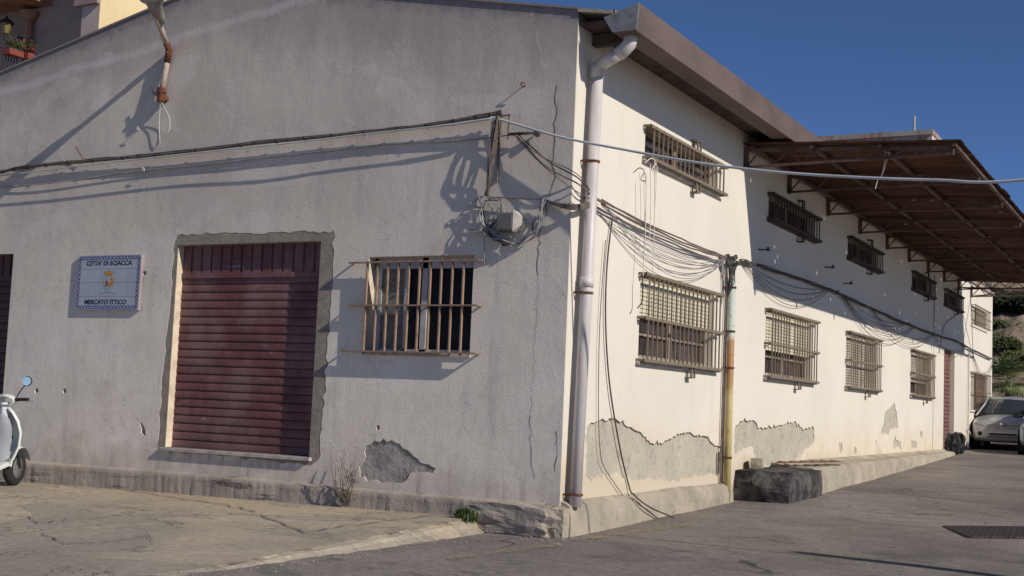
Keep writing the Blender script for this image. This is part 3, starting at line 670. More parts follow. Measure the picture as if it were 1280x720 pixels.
for (wr, sh) in ((U6, 0), (L6, 0)):
    u0, u1, v0, v1 = wr[0][0], wr[1][0], wr[0][1], wr[2][1]
    wi = MB().box(SM(u0, v0, -.1), SM(u0 + .9, v1, -.06)).build('window', 'slat_old', blk); MB().box(SM(u0 + 1.25, v0, -.1), SM(u1, v1, -.06)).build('shutter', 'slat_old' if wr is U6 else 'far_shutter', wi)
    MB().box(SM(u0, v0, -.12), SM(u1, v1, -.11)).build('pane', 'dusty', wi)
    mb = MB()
    for i in range(15): u = u0 + (u1 - u0) * i / 14; mb.bar(SM(u, v0 - .03, .1), SM(u, v1 + .02, .1), .014, .014)
    for v in (v0, v1, (v0 + v1) / 2): mb.bar(SM(u0 - .1, v, .11), SM(u1 + .1, v, .11), .03, .014)
    for v in (v0, v1): mb.bar(SM(u0 - .1, v, .11), SM(u0 - .1, v, 0), .03, .014); mb.bar(SM(u1 + .1, v, .11), SM(u1 + .1, v, 0), .03, .014)
    mb.build('grille', 'sgrille', wi)
mb = MB(); mb.tube(smooth_path([(.04, 24.0, 3.0), (.04, 24.02, 2.0), (.04, 23.98, .5)]), .02, 8); mb.tube(smooth_path([(.05, 23.9, 1.0), (.05, 25.0, .55), (.05, 25.0, .3)]), .02, 6); mb.build('pipe', 'cable_white', blk)

# ------------------------------------------------------------------ canopy
can = tag(empty('canopy', (0, 0, 4.7)), 'deep rusty corrugated canopy on steel trusses projecting from the side wall', 'canopy'); can.location = (0, 0, 0)
TY = [5.36, 7.44, 9.70, 11.93, 14.18, 16.30, 18.40, 20.42, 22.42, 24.4]
CX = 2.78
def cz(x): return 4.80 - .045 * x
mb = MB(); rows = []; Y0, Y1 = 5.26, 23.0; NW = 6; nyy = int((Y1 - Y0) / .13 * NW)
rr = random.Random(4)
for j in range(nyy + 1):
    y_ = Y0 + (Y1 - Y0) * j / nyy; row = []
    ov = .05 * mnoise.noise(Vector((0, round(y_ / .85) * 3.3, 0)))
    for i in range(41):
        x_ = .01 + (CX + .07 + ov) * i / 40; row.append((x_, y_, cz(x_) + .02 + .018 * math.sin(2 * math.pi * y_ / .13) + .01 * mnoise.noise(Vector((x_, y_ * 1.4, 0)))))
    rows.append(row)
mb.grid(rows)
mb.f = [f for f in mb.f if rr.random() > .0026]
mb.build('roof_sheet', 'sheet', can, recalc=False)
for i, ty in enumerate(TY):
    mb = MB()
    top0, top1 = (.03, ty, 4.74), (CX - .02, ty, cz(CX) - .06); bot0, bot1 = (.03, ty, 4.505), (CX - .02, ty, cz(CX) - .135)
    T0, T1, B0, B1 = map(Vector, (top0, top1, bot0, bot1))
    mb.bar(T0, T1, .05, .045); mb.bar(B0, B1, .045, .03)
    mb.box((.0, ty - .04, 4.48), (.05, ty + .04, 4.78)); mb.box((CX - .03, ty - .03, B1.z - .016), (CX - .01, ty + .03, T1.z + .03))
    n = 7
    for k in range(n):
        a = B0.lerp(B1, k / n); b = T0.lerp(T1, (k + .5) / n); c = B0.lerp(B1, (k + 1) / n)
        mb.bar(a, b, .02, .02); mb.bar(b, c, .02, .02)
    mb.build('truss', 'truss', can)
for x_ in (.12, .95, 1.85, CX + .0):
    mb = MB(); mb.box((x_ - .025, Y0 + .02, cz(x_) - .055), (x_ + .025, Y1 if x_ < 2.5 else Y1 + 1.4, cz(x_) - .015)); mb.build('purlin', 'truss', can)
mb = MB(); mb.bar((.1, 22.42, 4.55), (CX, 24.4, 4.58), .03, .03); mb.bar((.1, 24.4, 4.52), (CX, 22.42, 4.55), .03, .03); mb.build('brace', 'truss', can)
# dangling wire
tie = MB(); p0 = at(1161, 190, 1, 6.3)
tie.tube(smooth_path([(1.95, 5.42, 4.62), (1.90, 5.42, 4.45), (1.86, 5.43, 4.33), (1.80, 5.43, 4.25), (1.77, 5.43, 4.14)]), .006, 5)
tie.tube(smooth_path([(1.90, 5.44, 4.62), (1.87, 5.44, 4.4), (1.84, 5.44, 4.3)]), .006, 5)
tag(tie.build('loose_wire', 'cable_white'), 'pale loose wire dangling from the near canopy truss', 'wire')

# ------------------------------------------------------------------ platform beside the side wall
def ztop(y): return .385 + .0035 * (y - 5.2)
mb = MB(); rows = []
for i in range(110):
    y_ = 6.95 + (22.0 - 6.95) * i / 109; ex = .64 - .028 * (y_ - 7) + .02 * mnoise.noise(Vector((3, y_ * 1.2, 0)));
    if y_ > 21: ex *= max(.05, 1 - (y_ - 21) ** 2)
    t = ztop(y_) + .012 * mnoise.noise(Vector((7, y_ * 1.5, 0)))
    rows.append([(.002, y_, t + .05), (ex * .3, y_, t + .01), (ex - .05, y_, t), (ex, y_, t - .03), (ex + .015, y_, t - .12), (ex + .03, y_, gz(ex, y_) - .1)])
mb.grid(rows); mb.add([rows[0][k] for k in range(6)] + [(0, 6.95, -.2)], [tuple(range(7))])
tag(mb.build('loading_step', 'concrete'), 'long low pale concrete loading step running along the sunlit side wall', 'step')
mb = MB(); rows = []
o = rock('concrete_block', (.375, 6.08, .17), (.80, 1.72, .44), 'tar', None, 9, 0, .05)
tag(o, 'black tar stained concrete block at the near end of the loading step', 'block')
# litter on the step
mb = MB()
for i in range(6):
    a = Vector((.15 + .06 * i, 6.6 + .35 * i, ztop(7) + .05)); mb.add([a, a + Vector((.22, .1, .02)), a + Vector((.18, .45, .01)), a + Vector((-.05, .35, .03))], [(0, 1, 2, 3)])
tag(mb.build('cardboard_scraps', M['brown_shutter']), 'flattened brown cardboard scraps on the step beside the black block', 'litter')
o = rock('cinder_block', (.16, 5.75, .46), (.16, .26, .14), 'concrete', None, 12, .2, .05); tag(o, 'small pale brick lying on the black block against the wall', 'brick')

# ------------------------------------------------------------------ sign
X0, X1, Z0, Z1 = -6.80, -5.735, 2.065, 2.745
sg = tag(empty('tiled_sign', (X0, 0, Z0)), 'white ceramic tile plaque with blue border, crest and black lettering', 'sign'); sg.location = (0, 0, 0)
s = S('glazed_tile', .25, .5)
c = s.mix(s.ss(s.noise(3, 4), .3, .7), (.42, .43, .475), (.35, .37, .415)); s.col(c); M['tileg'] = s.m
M['grout'] = simple('stained_grout', (.34, .26, .25), (.28, .2, .2))
M['blue'] = simple('blue_glaze', (.045, .055, .17), (.09, .10, .24), 30)
M['ink'] = simple('black_glaze', (.02, .02, .045), (.03, .03, .05))
M['gold'] = simple('ochre_glaze', (.55, .28, .05), (.4, .18, .04), 30)
M['brownglaze'] = simple('brown_glaze', (.20, .07, .05), (.3, .15, .1), 30)
M['greenglaze'] = simple('green_glaze', (.22, .36, .34), (.3, .45, .45), 30)
MB().box((X0, .0, Z0), (X1, -.03, Z1)).build('backing', 'grout', sg)
mb = MB(); tw_, th_ = (X1 - X0) / 5, (Z1 - Z0) / 4
for i in range(5):
    for j in range(4): mb.box((X0 + i * tw_ + .0022, -.028, Z0 + j * th_ + .0022), (X0 + (i + 1) * tw_ - .0022, -.035, Z0 + (j + 1) * th_ - .0022))
mb.build('tiles', 'tileg', sg)
mb = MB()
def ribbon(P, w_=.011, d=.0365):
    n = len(P); L = []; Q = []
    for i, p in enumerate(P):
        a = P[max(i - 1, 0)]; b = P[min(i + 1, n - 1)]; t = Vector((b[0] - a[0], b[1] - a[1])).normalized(); nn = Vector((-t.y, t.x)) * w_ / 2
        L.append(FM(p[0] + nn.x, p[1] + nn.y, d)); Q.append(FM(p[0] - nn.x, p[1] - nn.y, d))
    mb.add(L + Q, [(i, i + 1, n + i + 1, n + i) for i in range(n - 1)])
m0 = .035
for ph, dd in ((0, .0365), (math.pi, .0372)):
    for (a, b, horiz, cst, cyc) in ((X0 + .03, X1 - .03, 1, Z0 + m0, 9), (X0 + .03, X1 - .03, 1, Z1 - m0, 9), (Z0 + .03, Z1 - .03, 0, X0 + m0, 6), (Z0 + .03, Z1 - .03, 0, X1 - m0, 6)):
        P_ = []
        for i in range(121):
            t = i / 120; q = a + (b - a) * t; o_ = .021 * math.sin(2 * math.pi * cyc * t + ph)
            P_.append((q, cst + o_) if horiz else (cst + o_, q))
        ribbon(P_, .0095, dd)
mb.build('border', 'blue', sg)
def text(body, x, z, size, mat, parent, name='lettering', y=-.037, sx=1.0):
    cu = bpy.data.curves.new(name, 'FONT'); cu.body = body; cu.size = size; cu.align_x = 'CENTER'; cu.offset = size * .018; cu.extrude = .0006
    o_ = bpy.data.objects.new(name + '_tmp', cu); COL.objects.link(o_); dg = bpy.context.evaluated_depsgraph_get(); dg.update()
    me = bpy.data.meshes.new_from_object(o_.evaluated_get(dg)); bpy.data.objects.remove(o_)
    for v in me.vertices: v.co = Vector((x + v.co.x * sx, y - v.co.z, z + v.co.y))
    me.materials.append(M[mat]); o2 = bpy.data.objects.new(name, me); COL.objects.link(o2); o2.parent = parent; return o2
xc = (X0 + X1) / 2
text("CITTA' DI SCIACCA", xc, Z1 - .125, .078, 'ink', sg, sx=1.12)
text("MERCATO ITTICO", xc - .02, Z0 + .075, .078, 'ink', sg, sx=1.10)
cx_, cz_ = xc + .01, (Z0 + Z1) / 2
def blob(pts, mat, name, d=.0378): 
    m_ = MB(); m_.add([FM(cx_ + a, cz_ + b, d) for a, b in pts] , [tuple(range(len(pts)))]); return m_.build(name, mat, sg)
blob([(-.055, .08), (.055, .08), (.075, .145), (.05, .12), (.038, .155), (.02, .125), (0, .16), (-.02, .125), (-.038, .155), (-.05, .12), (-.075, .145)], 'gold', 'crown')
blob([(-.085, .075), (.085, .075), (.08, -.04), (.04, -.10), (0, -.12), (-.04, -.10), (-.08, -.04)], 'tileg', 'shield', .0372)
blob([(-.06, -.055), (.06, -.055), (.035, -.09), (0, -.105), (-.035, -.09)], 'greenglaze', 'shield_base')
blob([(.0, -.05), (.075, -.05), (.085, .02), (.06, .06), (.025, .05), (.035, .02), (.01, .0)], 'gold', 'right_charge')
blob([(-.08, -.05), (-.045, -.02), (-.06, .01), (-.03, .03), (-.005, .015), (.0, -.02), (.02, -.045), (-.01, -.035), (-.035, -.045)], 'brownglaze', 'left_charge')
blob([(-.06, .055), (-.03, .045), (-.04, .035)], 'brownglaze', 'small_charge')
mb = MB()
for i in range(14): a = -.14 + i * .021; bz = -.135 - .01 * math.cos(i / 13 * math.pi * 2); mb.add([FM(cx_ + a, cz_ + bz, .0368), FM(cx_ + a + .01, cz_ + bz, .0368), FM(cx_ + a + .008, cz_ + bz + .012 + .006 * R.random(), .0368)], [(0, 1, 2)])
mb.build('small_lettering', 'ink', sg)

# ------------------------------------------------------------------ street lamp on the gable
lx, lz = -5.545, 4.62
el = Vector((-5.50, -.05, 5.24)); L1 = Vector((-5.30, -.50, 5.42)); L1 = at(202, 30, 1, -.40); L2 = at(188, 2, 1, -.72)
lamp = tag(empty('street_lamp', (lx, 0, lz)), 'grey street lamp head on a peeling bent arm fixed high on the gable', 'lamp'); lamp.location = (0, 0, 0)
base = Vector((lx, -.09, lz + .03))
mb = MB(); mb.tube([base, el.lerp(base, .15), el], .036, 12); ar = mb.build('arm', 'lamp_pole', lamp, smooth=True)
dl = (L2 - el).normalized()
mb = MB(); mb.tube([el + dl * .02, el + dl * .3, L2], .034, 12); mb.build('upper_arm', 'lamp_pole', lamp, smooth=True)
mb = MB(); mb.tube([el + (base - el).normalized() * .16, el, el + dl * .14], .041, 12); mb.build('elbow', 'rust', lamp, smooth=True)
mb = MB(); mb.tube([base + Vector((0, 0, -.05)), base + Vector((0, 0, .12))], .05, 12); mb.tube([base, (lx, 0, lz + .03)], .045, 10); mb.lathe([(.05, -.01), (.062, -.01), (.062, .014), (.05, .014)], base + Vector((0, 0, .06)), n=14)
mb.tube([base + Vector((-.03, 0, .02)), base + Vector((-.10, -.02, .05)), base + Vector((-.13, -.02, .13))], .01, 6); mb.build('wall_bracket', 'rust', lamp)
# head: a tapered housing continuing the arm, bowl beneath
hd = dl.copy(); hs = L1; sidev = hd.cross(Vector((0, 0, 1))).normalized(); hu = sidev.cross(hd)
mb = MB(); rows = []
for t, w_, h_ in ((0, .03, .03), (.02, .055, .055), (.15, .07, .08), (.35, .095, .10), (.40, .15, .11), (.75, .19, .12), (.95, .13, .10), (1.0, .03, .04)):
    c_ = hs + hd * (t * 1.0); rows.append([c_ + sidev * w_ * math.cos(a_ * math.pi / 6) + hu * h_ * math.sin(a_ * math.pi / 6) * (.6 if math.sin(a_ * math.pi / 6) < 0 else 1) for a_ in range(13)])
mb.grid(rows); mb.build('lamp_head', 'lamp_head', lamp, smooth=True)
mb = MB(); rows = []
for t, w_ in ((.42, .02), (.48, .12), (.68, .16), (.88, .11), (.94, .02)):
    c_ = hs + hd * t - hu * .05; rows.append([c_ + sidev * w_ * math.cos(a_ * math.pi / 8) - hu * w_ * .8 * math.sin(a_ * math.pi / 8) for a_ in range(9)])
mb.grid(rows); mb.build('lamp_bowl', 'bowl', lamp, smooth=True)
mb = MB(); mb.tube(smooth_path([base + Vector((0, 0, -.05)), (lx - .04, -.05, lz - .25), (lx - .03, -.04, lz - .42), (lx - .02, -.03, lz - .52)]), .005, 5)
mb.tube(smooth_path([base + Vector((.01, 0, -.05)), (lx + .12, -.05, lz - .22), (lx + .13, -.05, lz - .38), (lx + .02, -.04, lz - .47), (lx - .02, -.03, lz - .50)]), .005, 5); mb.build('loose_flex', 'cable_white', lamp)
# hooks on walls
def hook(p, mp, kind=0):
    m_ = MB(); u, v = p
    if kind == 0: m_.tube(smooth_path([mp(u, v, -.01), mp(u, v, .05), mp(u + .02, v + .02, .07), mp(u + .05, v + .01, .07), mp(u + .05, v - .02, .06), mp(u + .02, v - .02, .06)]), .006, 5)
    else: m_.tube([mp(u, v, -.01), mp(u + .03, v, .13)], .012, 6); m_.lathe([(0, 0), (.022, 0), (.03, .02), (.015, .04), (.026, .055), (0, .06)], mp(u + .03, v - .02, .13), n=10)
    return m_
for q, lb in (((232, 160 - 0), None),): pass
hk = [((174, 162), 'curled white hook just below the street lamp flex'), ((82, 203), 'curled white hook above the cable bundle at the left'), ((181, 213), 'curled white hook on the thin wire under the lamp')]
for q, lb in hk: tag(hook(fw(*q), FM).build('wall_hook', 'cable_white'), lb, 'hook', 'small hooks on the gable wall')
o = hook(fw(654, 108), FM).build('wall_hook', 'rust'); tag(o, 'rusty hook alone on the gable above the cable bracket', 'hook', 'small hooks on the gable wall')
mb = MB(); q = fw(107, 200); mb.tube([FM(q[0], q[1], 0), FM(q[0], q[1], .04), FM(q[0] - .12, q[1] + .16, .06)], .007, 5); tag(mb.build('wall_spike', 'rust'), 'rusty bent spike sticking up beside the cable bundle', 'spike')
for q, lb in (((948, 312), 'dark insulator peg nearest the canopy shadow edge'), ((1031, 334), 'dark insulator peg below the third upper window'), ((1054, 354), 'dark insulator peg just above the cable run')):
    tag(hook(sw(*q), SM, 1).build('insulator_peg', 'cable_dark'), lb, 'insulator', 'insulator pegs on the shaded side wall')

# ------------------------------------------------------------------ cables on the gable
def wall_run(pts, mp_f, d): return [FM(*fw(px, py), d) for px, py in pts]
bund = smooth_path([FM(-11.15, fw(-60, 226)[1] - .18, .05)] + [FM(*fw(px, py), d) for px, py, d in [(-60, 226, .06), (0, 217, .06), (40, 210, .07), (105, 203, .06), (200, 195, .065), (330, 180, .07), (420, 171, .065), (520, 161, .07), (600, 149, .08), (632, 143, .08)]], 5)
mb = MB(); mb.tube([p + Vector((0, 0, .004 * R.uniform(-1, 1))) for p in bund], .020, 7); mb.tube([p + Vector((0, -.01, .016 + .006 * R.uniform(-1, 1))) for p in bund], .009, 5)
cb = mb.build('cable_bundle', 'cable_brown'); tag(cb, 'brown cable bundle strung across the gable just above the thin wire', 'cable')
for i in range(3, len(bund) - 1, 2):
    p = bund[i]; mb = MB(); mb.lathe([(.0, -.008), (.027, -.008), (.027, .008), (.0, .008)], p, 'x', 8)
    if i % 4 == 1: mb.tube([p, p + Vector((.015, -.02, -.05))], .004, 4)
    mb.build('cable_tie', 'tie', cb)
mb = MB(); thin = smooth_path([FM(-11.15, fw(-60, 240)[1] - .16, .03)] + [FM(*fw(px, py), d) for px, py, d in [(-60, 240, .03), (0, 234, .03), (60, 230, .035), (180, 214, .03), (240, 208, .03), (330, 198, .035), (480, 182, .03), (590, 175, .03), (620, 172, .04), (660, 169, .05), (672, 167, .06)]], 4)
mb.tube([p + Vector((0, 0, .004 * R.uniform(-1, 1))) for p in thin], .007, 5)
tag(mb.build('thin_wire', 'cable_grey'), 'thin dark wire running across the gable below the cable bundle', 'wire')
mb = MB(); low = smooth_path([FM(*fw(px, py), d) for px, py, d in [(672, 167, .02), (660, 168, .07), (640, 170, .09)]], 4); mb.tube(low, .014, 6); mb.lathe([(0, -.02), (.035, -.02), (.035, .02), (0, .02)], FM(*fw(674, 168), .05), 'y', 10); tag(mb.build('wire_anchor', 'cable_dark'), 'dark wire anchor ring right of the cable bracket', 'anchor')
# pale cable from the far left end to the pole out of view on the right
pc = [FM(-11.15, fw(-60, 226)[1] - .2, .05)] + [FM(*fw(px, py), d) for px, py, d in [(-60, 226, .13), (0, 223, .13), (110, 210, .14), (260, 193, .13), (380, 181, .14), (460, 171, .13), (560, 160, .12), (615, 152, .11), (627, 151, .10)]]
pc += [at(700, 171, 1, -.14), at(780, 187, 1, -.19), at(870, 203, 1, -.26), at(960, 214, 1, -.33), at(1060, 221, 1, -.41), at(1170, 225, 1, -.5), at(1285, 224.5, 1, -.6)]
last = pc[-1]; pc += [last + Vector((2.0, -.16, .15)), last + Vector((4.5, -.30, .55))]
mb = MB(); pl = smooth_path(pc, 6); mb.tube(pl, [.0085 if p.x < -1.6 else .0125 for p in pl], 8); tag(mb.build('overhead_cable', 'cable_pale', smooth=True), 'thick pale grey cable sagging from the gable bracket out over the road', 'cable')
pole = tag(empty('utility_pole', (last.x + 4.6, last.y - .3, gz(0, 0))), 'grey wooden pole beyond the right edge holding the pale cable', 'pole')
mb = MB(); mb.tube([(0, 0, -.3), (0, 0, 4.2)], [.11, .08], 12); mb.build('shaft', 'parapet', pole)
# bracket + vertical bundle
bt = fw(627, 150); bb = fw(610, 246)
mb = MB()
for k in range(9):
    o1 = R.uniform(-.03, .03); mb.tube(smooth_path([FM(bt[0] + o1, bt[1] + .02, .05 + .08 * R.random()), FM(bt[0] - .03 + o1, bt[1] - .3, .05 + .09 * R.random()), FM(bt[0] - .07 + R.uniform(-.02, .02), bt[1] - .6, .045 + .09 * R.random()), FM(bb[0] + R.uniform(-.03, .03), bb[1], .04)]), .0075, 5)
mb.bar(FM(bt[0], bt[1] + .06, .015), FM(bt[0] - .02, bt[1] - .65, .015), .02, .02)
mb.bar(FM(bt[0] - .03, bt[1] + .02, .07), FM(bt[0] + .14, bt[1] + .03, .07), .015, .015); mb.bar(FM(bt[0] + .13, bt[1] + .03, .07), FM(bt[0] + .11, bt[1] - .22, .05), .012, .012)
tag(mb.build('riser_cables', 'cable_brown'), 'cluster of brown cables dropping from the bracket to the tangle', 'cable')
# tangle of wires round the junction box
bx0, bz1 = fw(628, 268); bx1, bz0 = fw(655, 291)
mb = MB(); rt = random.Random(11)
ctr = ((bx0 + bx1) / 2 - .06, (bz0 + bz1) / 2)
loops = [[(612, 246), (598, 250), (594, 256), (602, 262), (610, 258)], [(606, 250), (604, 262), (608, 280), (618, 295), (634, 303), (650, 305), (664, 298), (676, 288), (682, 270), (684, 252)],
         [(608, 252), (606, 270), (614, 284), (624, 288), (620, 296), (606, 290)], [(612, 250), (628, 252), (632, 262), (628, 272), (616, 280), (610, 292), (626, 300), (642, 296)],
         [(684, 250), (680, 262), (682, 276), (674, 290), (668, 292), (670, 280), (676, 270)], [(607, 252), (607, 290), (607, 330)], [(610, 250), (618, 262), (612, 275), (618, 290), (632, 298), (640, 292)],
         [(617, 252), (626, 262), (622, 275), (630, 290), (622, 300), (616, 296)], [(600, 285), (590, 290), (604, 290)]]
for i, lp in enumerate(loops):
    for rep in range(2 if i != 5 else 1):
        P_ = [FM(*fw(a + rt.uniform(-2, 2), b + rt.uniform(-2, 2)), rt.uniform(.03, .10)) for a, b in lp]
        mb.tube(smooth_path(P_, 5), .0055 if i != 1 else .009, 5)
tag(mb.build('cable_tangle', 'cable_grey'), 'messy tangle of grey wires looped around the junction box', 'cable')
mb = MB()
for lp in loops[1:5]:
    P_ = [FM(*fw(a + rt.uniform(-3, 3), b + rt.uniform(-3, 3)), rt.uniform(.03, .10)) for a, b in lp]; mb.tube(smooth_path(P_, 5), .007, 5)
mb.lathe([(0, -.02), (.03, -.02), (.03, .02), (0, .02)], FM(*fw(634, 305), .06), 'x', 8)
tag(mb.build('black_wires', 'cable_dark'), 'black wires hanging under the junction box', 'cable')
jb = tag(empty('junction_box'), 'square grey junction box with pale side flange on the gable', 'junction box')
MB().box(FM(bx0 - .0, bz0 + .01, 0), FM(bx1 - .07, bz1, .12)).build('housing', 'box', jb, bevel=.006)
MB().box(FM(bx0 + .01, bz0 + .02, .12), FM(bx1 - .08, bz1 - .01, .13)).build('lid', 'boxlid', jb, bevel=.003)
mb = MB(); mb.add([FM(bx1 - .07, bz0 + .0, .12), FM(bx1 - .07, bz1 + .02, .12), FM(bx1 - .07, bz1 + .02, .0), FM(bx1 - .07, bz0, .0), FM(bx1 + .0, bz0 + .07, .07), FM(bx1 + .0, bz1 - .05, .07), FM(bx1 + .0, bz1 - .05, .02), FM(bx1 + .0, bz0 + .07, .02)], [(0, 1, 5, 4), (1, 2, 6, 5), (2, 3, 7, 6), (3, 0, 4, 7), (4, 5, 6, 7), (0, 3, 2, 1)])
mb.tube([FM(bx1, (bz0 + bz1) / 2, .045), FM(bx1 + .1, (bz0 + bz1) / 2 - .01, .04)], .012, 6); mb.build('flange', 'boxlite', jb)
# wires round the corner
mb = MB()
for i, P4 in enumerate((((650, 168), (690, 203), (722, 222), (738, 240)), ((650, 172), (688, 210), (723, 230), (741, 246)), ((644, 169), (680, 196), (722, 218), (740, 243)), ((650, 176), (692, 216), (722, 240), (742, 250)))):
    a, b, c_, q = P4; mb.tube(smooth_path([FM(*fw(*a), .06), FM(*fw(*b), .10), at(c_[0], c_[1], 1, -.04 - .01 * i), at(q[0], q[1], 0, .10)], 6), .008 if i < 2 else .005, 5)
for i in range(5):
    mb.tube(smooth_path([FM(*fw(684, 251), .05), FM(*fw(705, 256 + i), .07), at(724, 256 + 1.5 * i, 1, -.04), at(742 + i, 251 + i, 0, .10)], 5), .009, 5)
mb.tube(smooth_path([FM(*fw(612, 247), .05), FM(*fw(650, 249), .05), FM(*fw(684, 250), .05)]), .006, 5)
tag(mb.build('corner_wires', 'cable_brown'), 'brown wires strung from the gable bracket around the building corner', 'cable')
# bracket behind the downpipe
mb = MB(); q = sw(737, 250); mb.bar(SM(.30, q[1] + .0, 0), SM(.30, q[1], .14), .02, .02); mb.bar(SM(.18, q[1] + .02, .1), SM(.60, q[1] - .02, .1), .02, .02)
for i in range(5): mb.tube(smooth_path([SM(.30 + .02 * i, q[1] + .02, .08), SM(.34 + .01 * i, q[1] + .2 + .05 * R.random(), .08), SM(.32 + .02 * i, q[1] + .4, .07), SM(.40, q[1] + .25, .08)]), .005, 4)
tag(mb.build('corner_bracket', 'cable_brown'), 'dusty iron bracket with knotted wires behind the fat downpipe', 'bracket')
# side wall cables
A = SM(*sw(752, 256, .09), .09); B = SM(*sw(912, 325, .1), .10)
mb = MB()
for i in range(4): mb.tube([p + Vector((0, 0, .006 * R.uniform(-1, 1))) for p in sag(A + Vector((0, 0, .02 * i)), B + Vector((0, 0, .012 * i)), .03 + .05 * (i % 2))], .010, 5)
tag(mb.build('cable_bundle', 'cable_brown'), 'brown cable bundle from the fat downpipe to the thin pipe', 'cable')
mb = MB()
for i in range(8): mb.tube(sag(A + Vector((0, .02 * i, .02 * R.uniform(-1, 1))), B + Vector((0, -.02 * i, .03 * R.uniform(-1, 1))), .12 + .05 * i, 18), .004, 4)
tag(mb.build('sagging_wires', 'cable_grey'), 'fan of thin grey wires sagging over the first lower window', 'wire')
mb = MB(); C_ = B
rt = random.Random(5)
for i in range(14):
    a = C_ + Vector((rt.uniform(-.03, .05), rt.uniform(-.14, .2), rt.uniform(-.06, .06))); mb.lathe([(0, -.03), (.022, -.03), (.028, .0), (.02, .03), (0, .03)], a, 'z', 7)
for i in range(16):
    a = C_ + Vector((rt.uniform(-.03, .05), rt.uniform(-.15, .2), rt.uniform(-.04, .06))); b = C_ + Vector((rt.uniform(-.02, .06), rt.uniform(-.1, .15), -.35 * rt.random())); c_ = C_ + Vector((-.02, .0, -.35 - .2 * rt.random())); mb.tube(smooth_path([a, b, c_], 5), .006, 4)
mb.bar(C_ + Vector((-.08, -.16, .03)), C_ + Vector((-.05, .24, .05)), .03, .03)
tag(mb.build('insulator_cluster', 'cable_dark'), 'cluster of small insulators and wire ends on top of the thin pipe', 'insulator')
run = [(925, 326), (945, 331), (990, 346), (1040, 364), (1085, 384), (1130, 404), (1170, 419), (1198, 428), (1212, 436), (1240, 449)]
R1 = [SM(*sw(a, b, .05), .05) for a, b in run]
mb = MB(); mb.tube([p + Vector((0, 0, .01 * R.uniform(-1, 1))) for p in smooth_path(R1, 6)], .018, 6); mb.tube([p + Vector((.01, 0, .02 + .008 * R.uniform(-1, 1))) for p in smooth_path(R1, 6)], .008, 5)
tag(mb.build('cable_bundle', 'cable_dark'), 'dark cable bundle running along the shaded side wall under the canopy', 'cable')
mb = MB()
for (a, b, n_, s_) in (((925, 327), (1035, 360), 4, .15), ((1045, 366), (1130, 404), 3, .16), ((1050, 368), (1140, 408), 3, .4), ((1085, 384), (1165, 418), 3, .3), ((1165, 418), (1205, 432), 2, .3), ((1212, 436), (1240, 450), 3, .5)):
    for i in range(n_): mb.tube(sag(SM(*sw(*a), .05), SM(*sw(*b), .05), s_ + .1 * i), .005, 4)
tag(mb.build('sagging_wires', 'cable_dark'), 'slack dark wires looping below the bundle along the shaded side wall', 'wire')
mb = MB(); 
for a, b in (((1040, 364), (1020, 361)), ((1130, 404), (1127, 398))): mb.bar(SM(*sw(*a), 0), SM(*sw(*a), .12), .02, .02)
for a in ((1172, 345), (1198, 385)): pass
P_ = [SM(*sw(a, b), .03) for a, b in ((1193, 395), (1180, 405), (1176, 418), (1172, 442))]; mb.tube(smooth_path(P_), .008, 5)
mb.tube([SM(YE - .1, 4.5, .02), SM(YE - .1, 3.3, .02)], .008, 5)
tag(mb.build('drop_wire', 'cable_dark'), 'short dark wire dropping from the last shaded upper window', 'wire')
# wires hanging from the first upper window, and two down to the ground
mb = MB()
for (x0_, y0_, x1_, y1_) in ((808, 218, 804, 345), (813, 205, 812, 300), (820, 205, 818, 270), (818, 200, 816, 345)):
    mb.tube(smooth_path([SM(*sw(x0_, y0_, .14), .14), SM(*sw((x0_ + x1_) / 2 + 1, (y0_ + y1_) / 2, .13), .13), SM(*sw(x1_, y1_, .13), .13)]), .005, 5)
P_ = [SM(*sw(a, b, .15), .15) for a, b in ((806, 204), (814, 198), (820, 203), (815, 212), (822, 214), (819, 200))]; mb.tube(smooth_path(P_), .006, 5)
tag(mb.build('wire_cords', 'cable_white'), 'pale cords knotted on the first upper grille and hanging straight down', 'cord')
mb = MB(); mb.tube(smooth_path([SM(*sw(803, 346, .13), .13), SM(*sw(803, 375, .13), .13), SM(*sw(797, 385, .10), .10)]), .008, 5); tag(mb.build('cord_end', 'cable_dark'), 'dark cord end beside the first lower window', 'cord')
def gp(px, py):
    d = ray(px, py)
    t = 10.0
    for _ in range(30):
        p = CAM + d * t; t += (gz(p.x, p.y) - p.z) / d.z * 1.0
    return CAM + d * t
mb = MB(); P_ = [SM(*sw(a, b, .03), .03) for a, b in ((766, 268), (759, 330), (757, 400), (762, 480), (775, 560), (787, 610))] + [at(792, 618, 0, .11), at(803, 628, 0, .15), at(818, 637, 0, .17), gp(842, 648) + Vector((0, 0, .012))]
mb.tube(smooth_path(P_), .009, 5); tag(mb.build('hanging_wire', 'cable_dark'), 'black wire hanging down the sunlit wall and trailing onto the road', 'wire')
mb = MB(); P_ = [SM(*sw(a, b, .03), .03) for a, b in ((757, 300), (750, 400), (748, 500), (750, 560), (756, 585), (780, 621))]
mb.tube(smooth_path(P_), .005, 5); mb.tube(smooth_path([at(780, 621, 0, .05), at(795, 626, 0, .13), at(807, 637, 0, .15), gp(822, 649) + Vector((0, 0, .01))]), .006, 5)
tag(mb.build('hanging_wire', 'cable_brown'), 'thinner brown wire hanging left of the black one beside the fat downpipe', 'wire')

